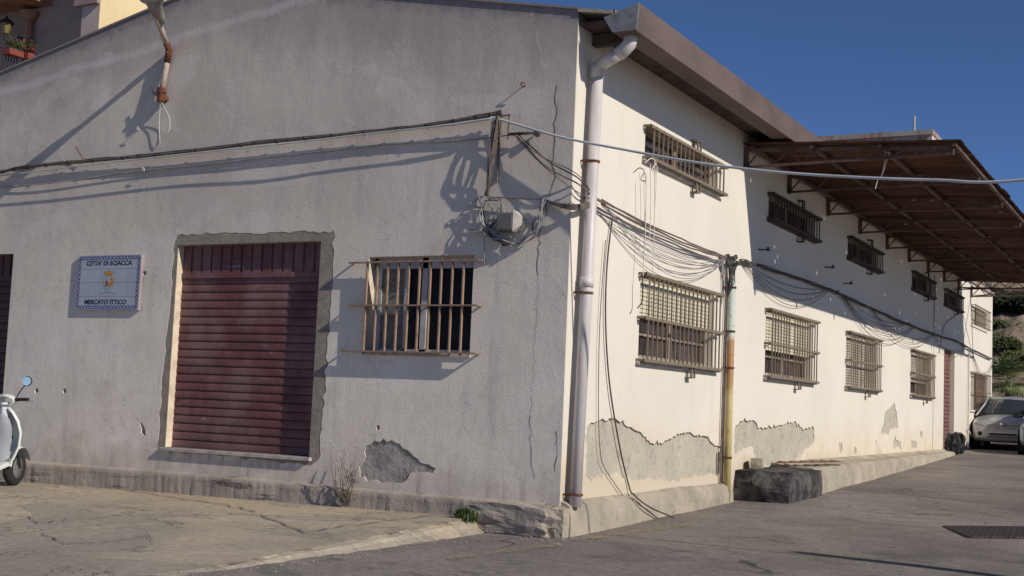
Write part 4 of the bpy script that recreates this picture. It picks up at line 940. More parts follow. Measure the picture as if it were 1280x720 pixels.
# ------------------------------------------------------------------ iron cover in the road, faded paint, litter
c4 = [gp(1181, 659), gp(1330, 660), gp(1350, 673), gp(1213, 672.5)]
c4 = [Vector((p.x, p.y, gz(p.x, p.y) + .016)) for p in c4]
s = S('checker_plate', .6, .4, .5); br = s.t.nodes.new('ShaderNodeTexBrick'); s.t.links.new(s.map((1, 1, 1), (0, 0, rad(40))), br.inputs[0])
br.inputs['Color1'].default_value = (.125, .10, .095, 1); br.inputs['Color2'].default_value = (.095, .075, .07, 1); br.inputs['Mortar'].default_value = (.02, .016, .016, 1); br.inputs['Mortar Size'].default_value = .05; br.inputs['Scale'].default_value = 6
s.col(br.outputs[0]); s.bump(br.outputs['Fac'], -.006, 1); M['plate'] = s.m
mc = tag(empty('drain_cover'), 'rusty chequered iron drain cover set in the road at right', 'drain cover')
mb = MB(); mb.add(c4 + [p - Vector((0, 0, .05)) for p in c4], [(0, 1, 2, 3), (0, 4, 5, 1), (1, 5, 6, 2), (2, 6, 7, 3), (3, 7, 4, 0)]); mb.build('plate', 'plate', mc)
mb = MB()
for i in range(4): mb.bar(c4[i] + Vector((0, 0, -.006)), c4[(i + 1) % 4] + Vector((0, 0, -.006)), .05, .014)
mb.build('frame', 'plate', mc)
def paint(name, pts, w_, label, col):
    s_ = S('faded_paint', .9, .1); s_.col(col); tr = s_.t.nodes.new('ShaderNodeBsdfTransparent'); mx = s_.t.nodes.new('ShaderNodeMixShader')
    f = s_.ss(s_.noise(5, 6, .75), .42, .66, 0, .5); s_.t.links.new(f, mx.inputs[0]); s_.t.links.new(tr.outputs[0], mx.inputs[1]); s_.t.links.new(s_.b.outputs[0], mx.inputs[2]); s_.t.links.new(mx.outputs[0], s_.out.inputs[0])
    m_ = MB(); P = [gp(*p) for p in pts]; P = [P[0].lerp(P[-1], i / 12) for i in range(13)] if len(P) == 2 else P; L = []; Q = []
    d = (P[-1] - P[0]); d.z = 0; d.normalize(); nn = Vector((-d.y, d.x, 0)) * w_ / 2
    for p in P:
        for a, lst in ((nn, L), (-nn, Q)): q_ = p + a; lst.append((q_.x, q_.y, gz(q_.x, q_.y) + .02))
    n = len(P); m_.add(L + Q, [(i, i + 1, n + i + 1, n + i) for i in range(n - 1)])
    o_ = m_.build(name, s_.m); return tag(o_, label, 'road marking', kind='structure')
paint('road_marking', [(560, 700), (700, 683)], .14, 'faded yellow line on the road left of the corner', (.42, .33, .10))
paint('road_marking', [(725, 677), (880, 655)], .12, 'faded yellow line on the road beside the side wall', (.42, .33, .10))
# pebbles and scraps: small rubble near kerb and wall foot
mb = MB(); rt = random.Random(21)
def pebble(p, r_):
    vs = [(p[0] + r_ * math.cos(a_) * rt.uniform(.6, 1.2), p[1] + r_ * math.sin(a_) * rt.uniform(.6, 1.2), p[2]) for a_ in (0, 1.3, 2.5, 3.8, 5)]; vs += [(p[0] + r_ * .2, p[1], p[2] + r_ * .7)]
    mb.add(vs, [(i, (i + 1) % 5, 5) for i in range(5)])
for i in range(330):
    k = rt.random()
    if k < .45: y_ = -rt.random() ** 1.2 * 4.5; p = (edge_x(y_) + .12 + abs(rt.gauss(0, .15)), y_); z_ = gz(*p)
    elif k < .7: p = (rt.uniform(-.2, .5) , rt.uniform(-.7, .0)); z_ = gz(*p)
    elif k < .9: p = (.14 + abs(rt.gauss(0, .07)), rt.uniform(.3, 4.9)); z_ = gz(*p)
    else: p = (rt.uniform(-6, -1.2), -.13 - abs(rt.gauss(0, .1))); z_ = pz(*p)
    pebble((p[0], p[1], z_ + .008), rt.uniform(.004, .016))
M['gravel'] = simple('grey_gravel', (.22, .19, .165), (.33, .29, .25), 30)
tag(mb.build('loose_gravel', 'gravel'), 'crumbled gravel along the pavement edge and wall foot', 'gravel', kind='stuff')
# long cracks in the apron and road
def gcrack(pts, w_, pave, seed, name='ground_crack'):
    r_ = random.Random(seed); P = []
    for a, b in zip(pts, pts[1:]):
        n = 7
        for k in range(n): P.append((a[0] + (b[0] - a[0]) * k / n + r_.gauss(0, 1.2), a[1] + (b[1] - a[1]) * k / n + r_.gauss(0, .5)))
    P = [gp(*p) for p in P]; L = []; Q = []; zf = pz if pave else gz
    for i, p in enumerate(P):
        d = P[min(i + 1, len(P) - 1)] - P[max(i - 1, 0)]; d.z = 0; d.normalize(); nn = Vector((-d.y, d.x, 0)) * w_ * (.3 + r_.random()) / 2
        for a, lst in ((nn, L), (-nn, Q)): q_ = p + a; lst.append((q_.x, q_.y, zf(q_.x, q_.y) + .012))
    n = len(P); m_ = MB(); m_.add(L + Q, [(i, i + 1, n + i + 1, n + i) for i in range(n - 1)]); o_ = m_.build(name, 'crack'); tag(o_, kind='structure'); return o_
gcrack([(155, 622), (178, 626), (255, 638), (290, 645), (325, 652)], .02, True, 2)
gcrack([(325, 655), (380, 678), (430, 671), (500, 664), (560, 661)], .018, True, 3)
gcrack([(52, 672), (80, 684), (130, 684), (200, 676)], .018, True, 4)
gcrack([(0, 650), (35, 652), (45, 660), (100, 655), (150, 653)], .014, True, 5)

# ------------------------------------------------------------------ plants
s = S('green_leaf', .7, .3); s.col(s.mix(s.ss(s.noise(9, 3), .35, .65), (.085, .125, .035), (.04, .065, .02))); M['leaf'] = s.m
s = S('dark_leaf', .8, .2); s.col(s.mix(s.ss(s.noise(1.6, 4), .35, .65), (.030, .045, .016), (.012, .02, .009))); M['dleaf'] = s.m
s = S('olive_leaf', .8, .2); s.col(s.mix(s.ss(s.noise(1.6, 4), .35, .65), (.085, .095, .035), (.04, .05, .02))); M['oleaf'] = s.m
M['twig'] = simple('dry_twig', (.11, .085, .065), (.2, .17, .12), 20)
M['dry'] = simple('dry_leaf', (.17, .15, .09), (.1, .08, .05), 20)
def tuft(c, n, hgt, spread, rr_, wd=.006):
    m_ = MB()
    for i in range(n):
        a_ = rr_.uniform(0, 6.28); l_ = hgt * rr_.uniform(.5, 1); o_ = Vector((rr_.gauss(0, spread * .35), rr_.gauss(0, spread * .3), 0)); b_ = c + o_
        d_ = Vector((math.cos(a_), math.sin(a_), 0)); tip = b_ + d_ * spread * rr_.random() + Vector((0, 0, l_)); md_ = b_.lerp(tip, .5) + Vector((0, 0, l_ * .15)); sd = Vector((-d_.y, d_.x, 0)) * wd
        m_.add([b_ - sd, b_ + sd, md_ + sd, md_ - sd, tip], [(0, 1, 2, 3), (3, 2, 4)])
    return m_
rt = random.Random(31); cc = at(616, 652, 1, -.22); cc.z = gz(0, 0) + .05
m_ = tuft(Vector((-.92, -.22, -.06)), 170, .16, .14, rt, .009)
tag(m_.build('grass_tuft', 'leaf'), 'small bright green weed at the broken corner of the plinth', 'weed')
wd = tag(empty('wall_weed'), 'dry twiggy weed growing from the plinth below the plaster patch', 'weed')
rt = random.Random(8); q = fw(440, 632); m_ = MB(); lf = MB()
for i in range(16):
    b0_ = Vector((q[0] + rt.uniform(-.07, .07), -.11 - rt.random() * .04, .0)); tp = b0_ + Vector((rt.uniform(-.16, .18), rt.uniform(-.10, .06), rt.uniform(.2, .62))); md_ = b0_.lerp(tp, .5) + Vector((rt.uniform(-.05, .05), -.02, 0))
    m_.tube(smooth_path([b0_, md_, tp], 4), .004, 4)
    for k in range(12):
        p = b0_.lerp(tp, rt.random()) + Vector((rt.gauss(0, .03), rt.gauss(0, .02), rt.gauss(0, .02))); s_ = rt.uniform(.008, .022); lf.add([p, p + Vector((s_, -s_ * .4, s_ * .3)), p + Vector((s_ * .5, -.3 * s_, s_ * 1.2))], [(0, 1, 2)])
m_.build('stem', 'twig', wd); lf.build('leaves', 'dry', wd)
def bush(name, c, r, mat, n, seed, label, cat='bush', sz=.1, group=None, lobes=7, trunk=0):
    rr_ = random.Random(seed); root = tag(empty(name, c), label, cat, group); m_ = MB()
    Ls = [(Vector((rr_.uniform(-.7, .7) * r[0], rr_.uniform(-.7, .7) * r[1], rr_.uniform(-.2, .7) * r[2])), rr_.uniform(.35, .6)) for _ in range(lobes)]
    for i in range(n):
        o_, k = rr_.choice(Ls); d_ = Vector((rr_.gauss(0, 1), rr_.gauss(0, 1), rr_.gauss(0, 1))).normalized() * k * rr_.random() ** .4
        p = o_ + Vector((d_.x * r[0], d_.y * r[1], d_.z * r[2])); u_ = Vector((rr_.gauss(0, 1), rr_.gauss(0, 1), rr_.gauss(0, 1))).normalized() * sz * rr_.uniform(.5, 1.2); v_ = u_.orthogonal().normalized() * sz * .5
        m_.add([p, p + u_ * .5 + v_, p + u_, p + u_ * .5 - v_], [(0, 1, 2, 3)])
    m_.build('foliage', mat, root, recalc=False)
    t_ = MB(); t_.tube([(0, 0, -r[2] - trunk), (0, 0, 0)], [.12 * r[0] + .02, .05 * r[0] + .01], 7); 
    for i in range(5): a_ = rr_.uniform(0, 6.28); t_.tube([(0, 0, -r[2] * .4), (r[0] * .5 * math.cos(a_), r[1] * .5 * math.sin(a_), r[2] * .4)], [.04 * r[0] + .01, .01], 5)
    t_.build('trunk', 'twig', root); return root

# ------------------------------------------------------------------ hillside
def hz(x, y):
    t = y + 2.5 * mnoise.noise(Vector((x * .08, y * .05, 0)))
    base = lerp_tab([(30, .6), (35, .9), (37, 2.2), (41, 3.0), (42.5, 4.4), (50, 6.2), (58, 8.4), (66, 9.0), (90, 8.0), (140, 5)], t)
    lat = max(0, min(1, (x + 40) / 20)) * max(.15, min(1, (90 - x) / 30))
    k = min(1, max(0, (y - 33) / 4))
    return gz(x, y) * (1 - 1) + .6 + (base - .6) * lat + k * (.5 * mnoise.noise(Vector((x * .35, y * .35, 2))) + .25 * mnoise.noise(Vector((x * 1.1, y * 1.1, 2))) + .15 * mnoise.noise(Vector((x * 3, y * 3, 2)))) - (0 if y > 33 else .5)
mb = MB(); hx = coords([(-45, -14, 20), (-14, 20, 110), (20, 90, 40)]); hy = coords([(31.5, 62, 120), (62, 120, 25)])
mb.grid([[(a, b, hz(a, b)) for a in hx] for b in hy])
s = S('rocky_hillside', .97, .08)
c = s.mix(s.ss(s.noise(.6, 6, .7), .35, .65), (.38, .30, .225), (.27, .205, .15))
c = s.mix(s.ss(s.noise(1.7, 6, .75), .5, .62, 0, .8), c, (.11, .095, .06))
c = s.mix(s.ss(s.noise(3.3, 5, .7), .58, .68, 0, .8), c, (.055, .065, .03))
c = s.mix(s.ss(s.noise(4.1, 5, .7), .62, .7, 0, .7), c, (.42, .36, .29)); s.col(c); s.bump(s.noise(3, 6, .75), .3, .8); M['hill'] = s.m
tag(mb.build('hillside', 'hill'), kind='structure')
def hill_pt(px, y): p = at(px, 400, 1, y); return (p.x, y, hz(p.x, y))
def hill_hit(px, py):
    d = ray(px, py); t = 40.0
    while t < 140:
        p = CAM + d * t
        if p.z < hz(p.x, p.y): return (p.x, p.y - .3, p.z)
        t += .1
    return tuple(CAM + d * 60)
def on_hill(px, y, up_): x_, y_, z_ = hill_pt(px, y); return (x_, y_, z_ + up_)
bush('hillside_tree', hill_hit(1272, 388), (1.7, 1.2, .85), 'dleaf', 9000, 1, 'dark dense tree at the top of the hillside under the canopy edge', 'tree', .16)
bush('hillside_bush', hill_hit(1253, 436), (.75, .6, .6), 'oleaf', 3000, 2, 'round olive bush halfway up the rocky hillside', 'bush', .09)
bush('hillside_bush', hill_hit(1246, 412), (.7, .5, .35), 'oleaf', 2200, 3, 'low scrubby bush high on the slope beside the end block', 'bush', .12)
bush('hillside_bush', hill_hit(1279, 452), (.7, .6, .35), 'oleaf', 2200, 4, 'low grey green bush right of the round one on the slope', 'bush', .1)
# fan palm
pp = at(1261, 476, 1, 33.0); px_, py_ = pp.x, 33.0
palm = tag(empty('palm_tree', (px_, py_, gz(0, 33.0))), 'short fan palm standing behind the silver car', 'palm tree'); ph = pp.z - gz(0, 33.0)
mb = MB(); mb.tube([(0, 0, -.2), (.02, 0, ph * .6), (0, 0, ph)], [.16, .14, .1], 10); mb.build('trunk', 'twig', palm)
mb = MB(); rt = random.Random(3)
for i in range(36):
    az_, el_ = rt.uniform(0, 6.28), rt.uniform(-.75, 1.35); d_ = Vector((math.cos(az_) * math.cos(el_), math.sin(az_) * math.cos(el_), math.sin(el_)))
    o_ = Vector((0, 0, ph)); st = rt.uniform(.3, .55); hub = o_ + d_ * st; sd = d_.cross(Vector((0, 0, 1))).normalized(); u_ = sd.cross(d_)
    mb.bar(o_, hub, .015, .015)
    for k in range(15):
        a_ = (k - 7) / 7 * 1.25; L_ = rt.uniform(.45, .68); v_ = (d_ * math.cos(a_) + sd * math.sin(a_) + u_ * .1).normalized(); tip = hub + v_ * L_ + Vector((0, 0, -.10)); md_ = hub + v_ * L_ * .55; w2 = v_.cross(u_).normalized() * .024
        mb.add([hub, md_ + w2, tip, md_ - w2], [(0, 1, 2, 3)])
s = S('palm_leaf', .6, .3); s.col(s.mix(s.ss(s.noise(3, 3), .35, .65), (.24, .27, .11), (.09, .12, .05))); M['palm'] = s.m
mb.build('fronds', 'palm', palm, recalc=False)

# ------------------------------------------------------------------ house on the slope behind the gable (top left)
hs_ = tag(empty('terrace_house'), 'mauve and cream house rising behind the left end of the gable', 'house')
M['mauve'] = simple('mauve_render', (.34, .26, .23), (.26, .20, .175), .6, .9, .1, bump=.004, bs=30)  # mauve tones darkened to stand for shade on the house front
M['mauve_l'] = simple('pale_mauve_render', (.50, .41, .37), (.40, .33, .30), .9, .9, .1, stretch=(1, 1, .4))
M['creamh'] = simple('yellow_cream_render', (.72, .58, .34), (.66, .52, .30), .8, .9, .1)
c0 = at(125, 5, 1, 9.0)
mb = MB(); mb.box((-26, 9.8, -.5), (c0.x - .55, 16, 13)); hw = mb.build('wall', 'mauve', hs_)
mb = MB(); mb.box((c0.x - .55, 9.0, -.5), (c0.x, 16, 13)); mb.build('pilaster', 'mauve_l', hs_)
mb = MB(); mb.box((c0.x, 9.002, -.5), (c0.x + .01, 22, 13)); mb.build('side_wall', 'creamh', hs_)
ct = at(104, 8, 1, 9.0); mb = MB(); mb.box((ct.x - .2, 8.9, ct.z), (c0.x + .002, 9.0, ct.z + .14)); mb.build('cornice', 'mauve', hs_)
e0 = at(-20, 14, 1, 9.2); e1 = at(48, -6, 1, 9.2)
mb = MB(); mb.box((-26, 8.8, e0.z + .12), (e1.x - .2, 9.8, e0.z + .3)); mb.build('eave', 'tile', hs_)
p0 = at(36, 24, 1, 9.65); p1 = at(31, 100, 1, 9.65)
mb = MB(); mb.tube([(p0.x, 9.66, p1.z - 1), (p0.x, 9.66, p0.z)], .10, 12); mb.tube([(p0.x, 9.66, p0.z - .05), (p0.x, 9.66, p0.z + .10), (p0.x, 9.66, p0.z + .18)], [.12, .22, .24], 12)
for k in range(3): zz_ = p0.z - .6 * (k + 1); mb.tube([(p0.x, 9.66, zz_), (p0.x, 9.66, zz_ + .07)], .125, 12)
mb.build('downpipe', 'tile', hs_)
q = at(8, 33, 1, 9.3); qb = at(20, 46, 1, 9.6)
ln_ = tag(empty('wall_lantern'), 'black carriage lantern on a curled bracket beside the terracotta downpipe', 'lantern')
mb = MB(); mb.tube(smooth_path([(qb.x, 9.8, qb.z), (qb.x, 9.6, qb.z), ((qb.x + q.x) / 2, 9.4, qb.z - .2), (q.x, 9.3, qb.z - .08), (q.x, 9.3, q.z - .18)]), .025, 6); mb.build('bracket', 'tie', ln_)
mb = MB(); mb.lathe([(.065, -.18), (.14, .06)], (q.x, 9.3, q.z), n=6); s = S('amber_glass', .2, .5); s.col((.20, .15, .05)); mb.build('glass', s.m, ln_)
mb = MB(); mb.lathe([(0, -.18), (.17, .06), (.18, .08), (.12, .16), (.04, .20), (.02, .26), (0, .27)] if False else [(.17, .06), (.18, .08), (.12, .16), (.04, .20), (.02, .26), (0, .27)], (q.x, 9.3, q.z), n=6); mb.build('cap', 'tie', ln_)
# balcony railing running back from the viewer
ra = at(-6, 56, 1, 6.6); 
def rl(px, py): p = at(px, py, 0, ra.x); return p
rb = rl(56, 72)
bal = tag(empty('balcony_railing'), 'thin black balcony railing below the lantern at top left', 'railing')
mb = MB(); mb.bar(ra, rb, .04, .03); n = 18
for i in range(n + 1): p = ra.lerp(rb, i / n); mb.bar(p, p - Vector((0, 0, 1.1)), .018, .018)
mb.bar(ra - Vector((0, 0, 1.0)), rb - Vector((0, 0, 1.0)), .03, .03); mb.build('bars', 'tie', bal)
mb = MB(); mb.box((ra.x - 3, ra.y - .3, ra.z - 1.3), (ra.x + .1, 9.8, ra.z - 1.1)); mb.build('balcony_slab', 'mauve_l', bal)
M['potred'] = simple('terracotta_box', (.24, .055, .04), (.18, .04, .03), 10)  # terracotta darkened to stand for the shade on the balcony
M['petal'] = simple('red_petals', (.5, .03, .05), (.4, .02, .1), 40)
M['cloth'] = simple('white_cloth', (.75, .76, .80), (.6, .62, .66), 3, .9)
for k, (a, b, lb) in enumerate((((4, 62), (22, 67), 'left terracotta flower box on the balcony railing'), ((27, 68), (35, 70), 'right terracotta flower box on the balcony railing'))):
    A_ = rl(*a); B_ = rl(*b); fb = tag(empty('flower_box'), lb, 'flower box', 'flower boxes on the balcony railing')
    mb = MB(); mb.box((ra.x - .02, A_.y, A_.z - .10), (ra.x + .20, B_.y, A_.z + .03)); mb.build('trough', 'potred', fb)
    lf = MB(); fl = MB(); rr_ = random.Random(40 + k)
    for i in range(260):
        p = Vector((ra.x + .12 + rr_.gauss(0, .07), rr_.uniform(A_.y, B_.y), A_.z + .08 + abs(rr_.gauss(0, .08)))); s_ = .04; tgt = fl if rr_.random() < .12 else lf
        tgt.add([p, p + Vector((s_, rr_.uniform(-s_, s_), s_ * .4)), p + Vector((0, rr_.uniform(-s_, s_), s_))], [(0, 1, 2)])
    lf.build('leaves', 'leaf', fb); fl.build('flowers', 'petal', fb)
A_ = rl(-6, 82); B_ = rl(27, 84)
mb = MB(); mb.grid([[(ra.x - .06 + .03 * math.sin(j * 1.7), A_.y + (B_.y - A_.y) * j / 20, A_.z - .1 - i * .3) for j in range(21)] for i in range(4)]); tag(mb.build('white_cloth', 'cloth', smooth=True), 'white cloth hanging behind the balcony bars', 'cloth')

# ------------------------------------------------------------------ cars
def car_paint(name, c, c2):
    s_ = S(name, .32, .5, .35); s_.col(s_.mix(s_.ss(s_.noise(2, 4), .4, .7), c, c2)); s_.b.inputs['Coat Weight'].default_value = .5; s_.b.inputs['Coat Roughness'].default_value = .1; return s_.m
M['_t'] = M['alu']; M['tyre'] = simple('tyre_rubber', (.02, .02, .02), (.035, .033, .03), 9, .85)
M['rim'] = simple('steel_rim', (.35, .35, .36), (.25, .25, .26), 9, .4, .5, .6)
s = S('lamp_lens', .12, .6, .3); s.col(s.mix(s.ss(s.voro(30), .2, .5), (.55, .56, .57), (.25, .25, .26))); M['lens'] = s.m
s = S('car_glass', .05, .6); s.col((.03, .035, .04)); M['cglass'] = s.m
M['trim'] = simple('black_trim', (.018, .018, .02), (.03, .03, .03), 9, .6)
M['chrome'] = simple('chrome_badge', (.6, .6, .62), (.5, .5, .5), 9, .2, .5, .8)
def make_car(loc, rz, paintm, label):
    root = tag(empty('parked_car', loc, rz), label, 'car', 'cars parked past the loading step')
    # car axis: front towards -Y, origin under the front bumper centre
    st = [  # y, half width, z bottom, z shoulder, z crown
        (0.00, .50, .30, .50, .52), (.04, .66, .24, .60, .64), (.14, .76, .20, .66, .72), (.35, .81, .18, .73, .82), (.75, .825, .18, .80, .90), (1.10, .83, .18, .86, .95), (1.6, .83, .18, .90, .95), (2.4, .83, .18, .92, .96), (3.1, .82, .18, .93, .97), (3.6, .79, .22, .90, .94), (3.82, .70, .28, .80, .85), (3.88, .6, .34, .7, .74)]
    rows = []
    for y_, hw_, zb_, zs, zc in st:
        half = [(0, zb_), (hw_ * .86, zb_), (hw_ * .97, zb_ + .07), (hw_, zb_ + (zs - zb_) * .45), (hw_ * .985, zs - .05), (hw_ * .93, zs + .01), (hw_ * .6, zc - .01), (0, zc)]
        ring = [(p[0], y_, p[1]) for p in half] + [(-p[0], y_, p[1]) for p in half[-2:0:-1]]; rows.append(ring)
    mb = MB(); n = len(rows[0]); vs = [p for r_ in rows for p in r_]; fs = [(i * n + j, i * n + (j + 1) % n, (i + 1) * n + (j + 1) % n, (i + 1) * n + j) for i in range(len(rows) - 1) for j in range(n)]
    fs += [tuple(range(n)), tuple((len(rows) - 1) * n + j for j in range(n))]; mb.add(vs, fs)
    body = mb.build('body', paintm, root, smooth=True, sub=2)
    # greenhouse
    base = [(0.62, 1.02), (.74, 1.10)]; 
    gh = [(1.00, .70, .90), (1.42, .64, 1.22), (1.72, .60, 1.375), (2.3, .61, 1.41), (3.0, .60, 1.375), (3.45, .58, 1.22), (3.72, .62, .92)]
    rows = []
    for y_, hw_, zt in gh:
        zl_ = .90; w0 = .775; t = (zt - zl_) / .5
        rows.append([(-w0, y_, zl_ - .02), (-w0 + (w0 - hw_) * .85 * t - .0, y_, zl_ + (zt - zl_) * .8), (-hw_ * .93 + (0), y_, zt), (0, y_, zt + .025 * t), (hw_ * .93, y_, zt), (w0 - (w0 - hw_) * .85 * t, y_, zl_ + (zt - zl_) * .8), (w0, y_, zl_ - .02)])
    mb = MB(); mb.grid(rows); mb.build('windows', 'cglass', root, smooth=True)
    mb = MB(); rr2 = [[(p[0] * 1.012, p[1], p[2] + .012) for p in r_[2:5]] for r_ in rows[2:5]]
    r0_ = [(p[0] * 1.0, rows[2][0][1] - .10, p[2] - .045) for p in rows[2][2:5]]; r9 = [(p[0], rows[4][0][1] + .12, p[2] - .05) for p in rows[4][2:5]]
    full = [[(q_[0] * 1.03, q_[1], q_[2] + .004 - (.05 if k in (0, 4) else 0)) if k in (0, 4) else q_ for k, q_ in enumerate([(r_[0][0] * 1.07, r_[0][1], r_[0][2]), r_[0], r_[1], r_[2], (r_[2][0] * 1.07, r_[2][1], r_[2][2])])] for r_ in [r0_] + rr2 + [r9]]
    mb.grid(full); mb.build('roof', paintm, root, smooth=True)
    for sx in (-1, 1):
        mb = MB()
        k_ = 0 if sx < 0 else 6; k1 = 1 if sx < 0 else 5; k2 = 2 if sx < 0 else 4
        mb.tube([Vector(rows[0][k_]) + Vector((0, -.02, .0)), Vector(rows[1][k2]) * 1.0, Vector(rows[2][k2]) + Vector((0, 0, .01))], .028, 6)
        mb.tube([Vector(rows[2][k2]), Vector(rows[4][k2]), Vector(rows[5][k2]), Vector(rows[6][k_])], .03, 6)
        mb.tube([Vector(rows[3][k_]) + Vector((0, 0, 0)), Vector(rows[3][k1]), Vector(rows[3][k2])], .03, 6)
        mb.build('pillar', paintm, root)
        # headlight
        mb = MB(); hr = []
        for u in range(7):
            t = u / 6; xx = .38 + .36 * t; yy_ = .045 + .17 * t ** 2.2 - .02; hr.append([(sx * xx, yy_, .575 - .01 * t), (sx * xx, yy_ - .012, .63), (sx * xx, yy_ + .03, .69 - .015 * (1 - t))])
        mb.grid(hr); mb.build('headlight', 'lens', root, smooth=True)
        mb = MB(); mb.lathe([(0, -.03), (.055, -.03), (.065, 0), (0, .01)], (sx * .56, .045, .41), 'y', 16); o_ = mb.build('fog_lamp', 'trim', root)
        mb = MB(); mb.tube([(sx * .80, 1.18, .93), (sx * .88, 1.17, .95)], .02, 6); ms = mb.build('mirror', 'trim', root)
        b_ = rock('mirror_shell', (0, 0, 0), (.19, .10, .13), 'trim', ms, 2, 0, .02); b_.location = (sx * .93, 1.17, .97)
        for wy in (.62, 3.05):
            mb = MB(); mb.lathe([(.18, -.085), (.27, -.09), (.285, -.06), (.285, .06), (.27, .09), (.18, .085)], (sx * .735, wy, .285), 'x', 28); wl = mb.build('wheel', 'tyre', root, smooth=True)
            mb = MB(); mb.lathe([(0, .07), (.05, .085), (.12, .06), (.17, .085), (.185, .08)], (sx * .735, wy, .285), 'x', 24) if sx > 0 else mb.lathe([(0, -.07), (.05, -.085), (.12, -.06), (.17, -.085), (.185, -.08)], (sx * .735, wy, .285), 'x', 24); mb.build('rim', 'rim', wl, smooth=True)
            mb = MB(); mb.lathe([(.29, -.02), (.345, .012), (.33, .02), (.28, .02)] if sx > 0 else [(.29, .02), (.345, -.012), (.33, -.02), (.28, -.02)], (sx * .82, wy, .285), 'x', 28); mb.build('wheel_arch', 'trim', root)
    # front details
    mb = MB(); mb.grid([[(x_, -.018 + .14 * abs(x_) ** 2.5, z_) for x_ in [-.34 + .68 * i / 16 for i in range(17)]] for z_ in (.375, .43)]); mb.grid([[(x_, -.022 + .14 * abs(x_) ** 2.5, z_) for x_ in [-.38 + .76 * i / 16 for i in range(17)]] for z_ in (.325, .35)]); mb.build('air_intake', 'trim', root)
    mb = MB(); mb.tube([(x_, .02 + .2 * abs(x_) ** 2.2, .645) for x_ in [-.72 + 1.44 * i / 24 for i in range(25)]], .005, 5); mb.build('bonnet_gap', 'trim', root)
    mb = MB(); mb.lathe([(0, -.012), (.045, -.008), (.06, .01)], (0, .012, .665), 'y', 20)
    for i, v in enumerate(mb.v): mb.v[i] = (v[0] * 1.35, v[1], .665 + (v[2] - .665) * .8)
    mb.build('badge', 'chrome', root, smooth=True)
    mb = MB(); mb.tube([(-.62, 1.03, .935), (0, .97, .95)], .012, 5); mb.tube([(0.05, .97, .95), (.6, 1.03, .935)], .012, 5); mb.build('wiper', 'trim', root)
    return root
cy1 = 24.2; l_ = at(1214, 540, 1, cy1 + .3).x
make_car((l_ + .83, cy1, gz(0, cy1 + .6)), rad(2), car_paint('silver_grey_paint', (.38, .38, .385), (.34, .34, .345)), 'silver grey hatchback facing the camera past the end of the loading step')
l2 = at(1272, 540, 1, 22.6).x
make_car((l2 + .84, 22.3, gz(0, 22.9)), rad(1), car_paint('light_blue_paint', (.24, .31, .40), (.2, .27, .36)), 'light blue car beside the silver one, cut by the right edge')
# refuse sacks by the red door
for k, (px, y_, w_, h_, lb) in enumerate(((1187, 20.9, .24, .46, 'black refuse sack leaning in the red doorway'), (1194, 21.6, .25, .44, 'black refuse sack just beyond the red door'))):
    sx_ = at(px, 550, 1, y_).x
    o = rock('refuse_sack', (max(.2, sx_), y_, ztop(21) + h_ / 2 - .04), (w_, w_ * 1.1, h_), 'trim', None, 30 + k, 0, .5); tag(o, lb, 'refuse sack', 'black refuse sacks by the red door')

# ------------------------------------------------------------------ scooter
_q = at(20, 590, 1, -.5); sc_front = Vector((_q.x, -.5, pz(_q.x, -.5)))
hd_ = rad(95)
scoot = tag(empty('motor_scooter', sc_front, hd_ - math.pi / 2), 'white motor scooter parked nose to the gable at the left edge', 'scooter')
# local frame: forward +Y, x right; origin under the front axle
M['white'] = car_paint('white_scooter_paint', (.68, .70, .68), (.62, .64, .62)); M['white'].node_tree.nodes['Principled BSDF'].inputs['Metallic'].default_value = 0
M['panel'] = simple('grey_inner_panel', (.50, .50, .52), (.42, .42, .44), 5, .5)
s = S('mirror_glass', .03, .5, 1.0); s.col((.75, .78, .8)); M['mirror'] = s.m
def turned(m_, ang=rad(19), c_=(0, -.08)):
    m_.v = [((x_ - c_[0]) * math.cos(ang) - (y_ - c_[1]) * math.sin(ang) + c_[0], (x_ - c_[0]) * math.sin(ang) + (y_ - c_[1]) * math.cos(ang) + c_[1], z_) for x_, y_, z_ in m_.v]; return m_
mb = MB(); mb.lathe([(.125, -.045), (.19, -.055), (.215, -.03), (.22, 0), (.215, .03), (.19, .055), (.125, .045)], (0, 0, .215), 'x', 28); fwh = turned(mb).build('front_wheel', 'tyre', scoot, smooth=True)
mb = MB(); mb.lathe([(0, .05), (.03, .06), (.06, .035), (.125, .045), (.13, .03), (.125, -.045), (.06, -.035), (.03, -.06), (0, -.05)], (0, 0, .215), 'x', 20); turned(mb).build('rim', 'rim', fwh, smooth=True)
mb = MB(); mb.lathe([(.125, -.05), (.19, -.06), (.215, -.03), (.22, 0), (.215, .03), (.19, .06), (.125, .05)], (0, -1.28, .215), 'x', 28); rw = mb.build('rear_wheel', 'tyre', scoot, smooth=True)
mb = MB(); mb.tube([(-.07, 0, .215), (-.06, -.1, .5), (0, -.14, .6)], .02, 8); mb.tube([(.07, 0, .215), (.06, -.1, .5), (0, -.14, .6)], .02, 8); turned(mb).build('fork', 'trim', scoot)
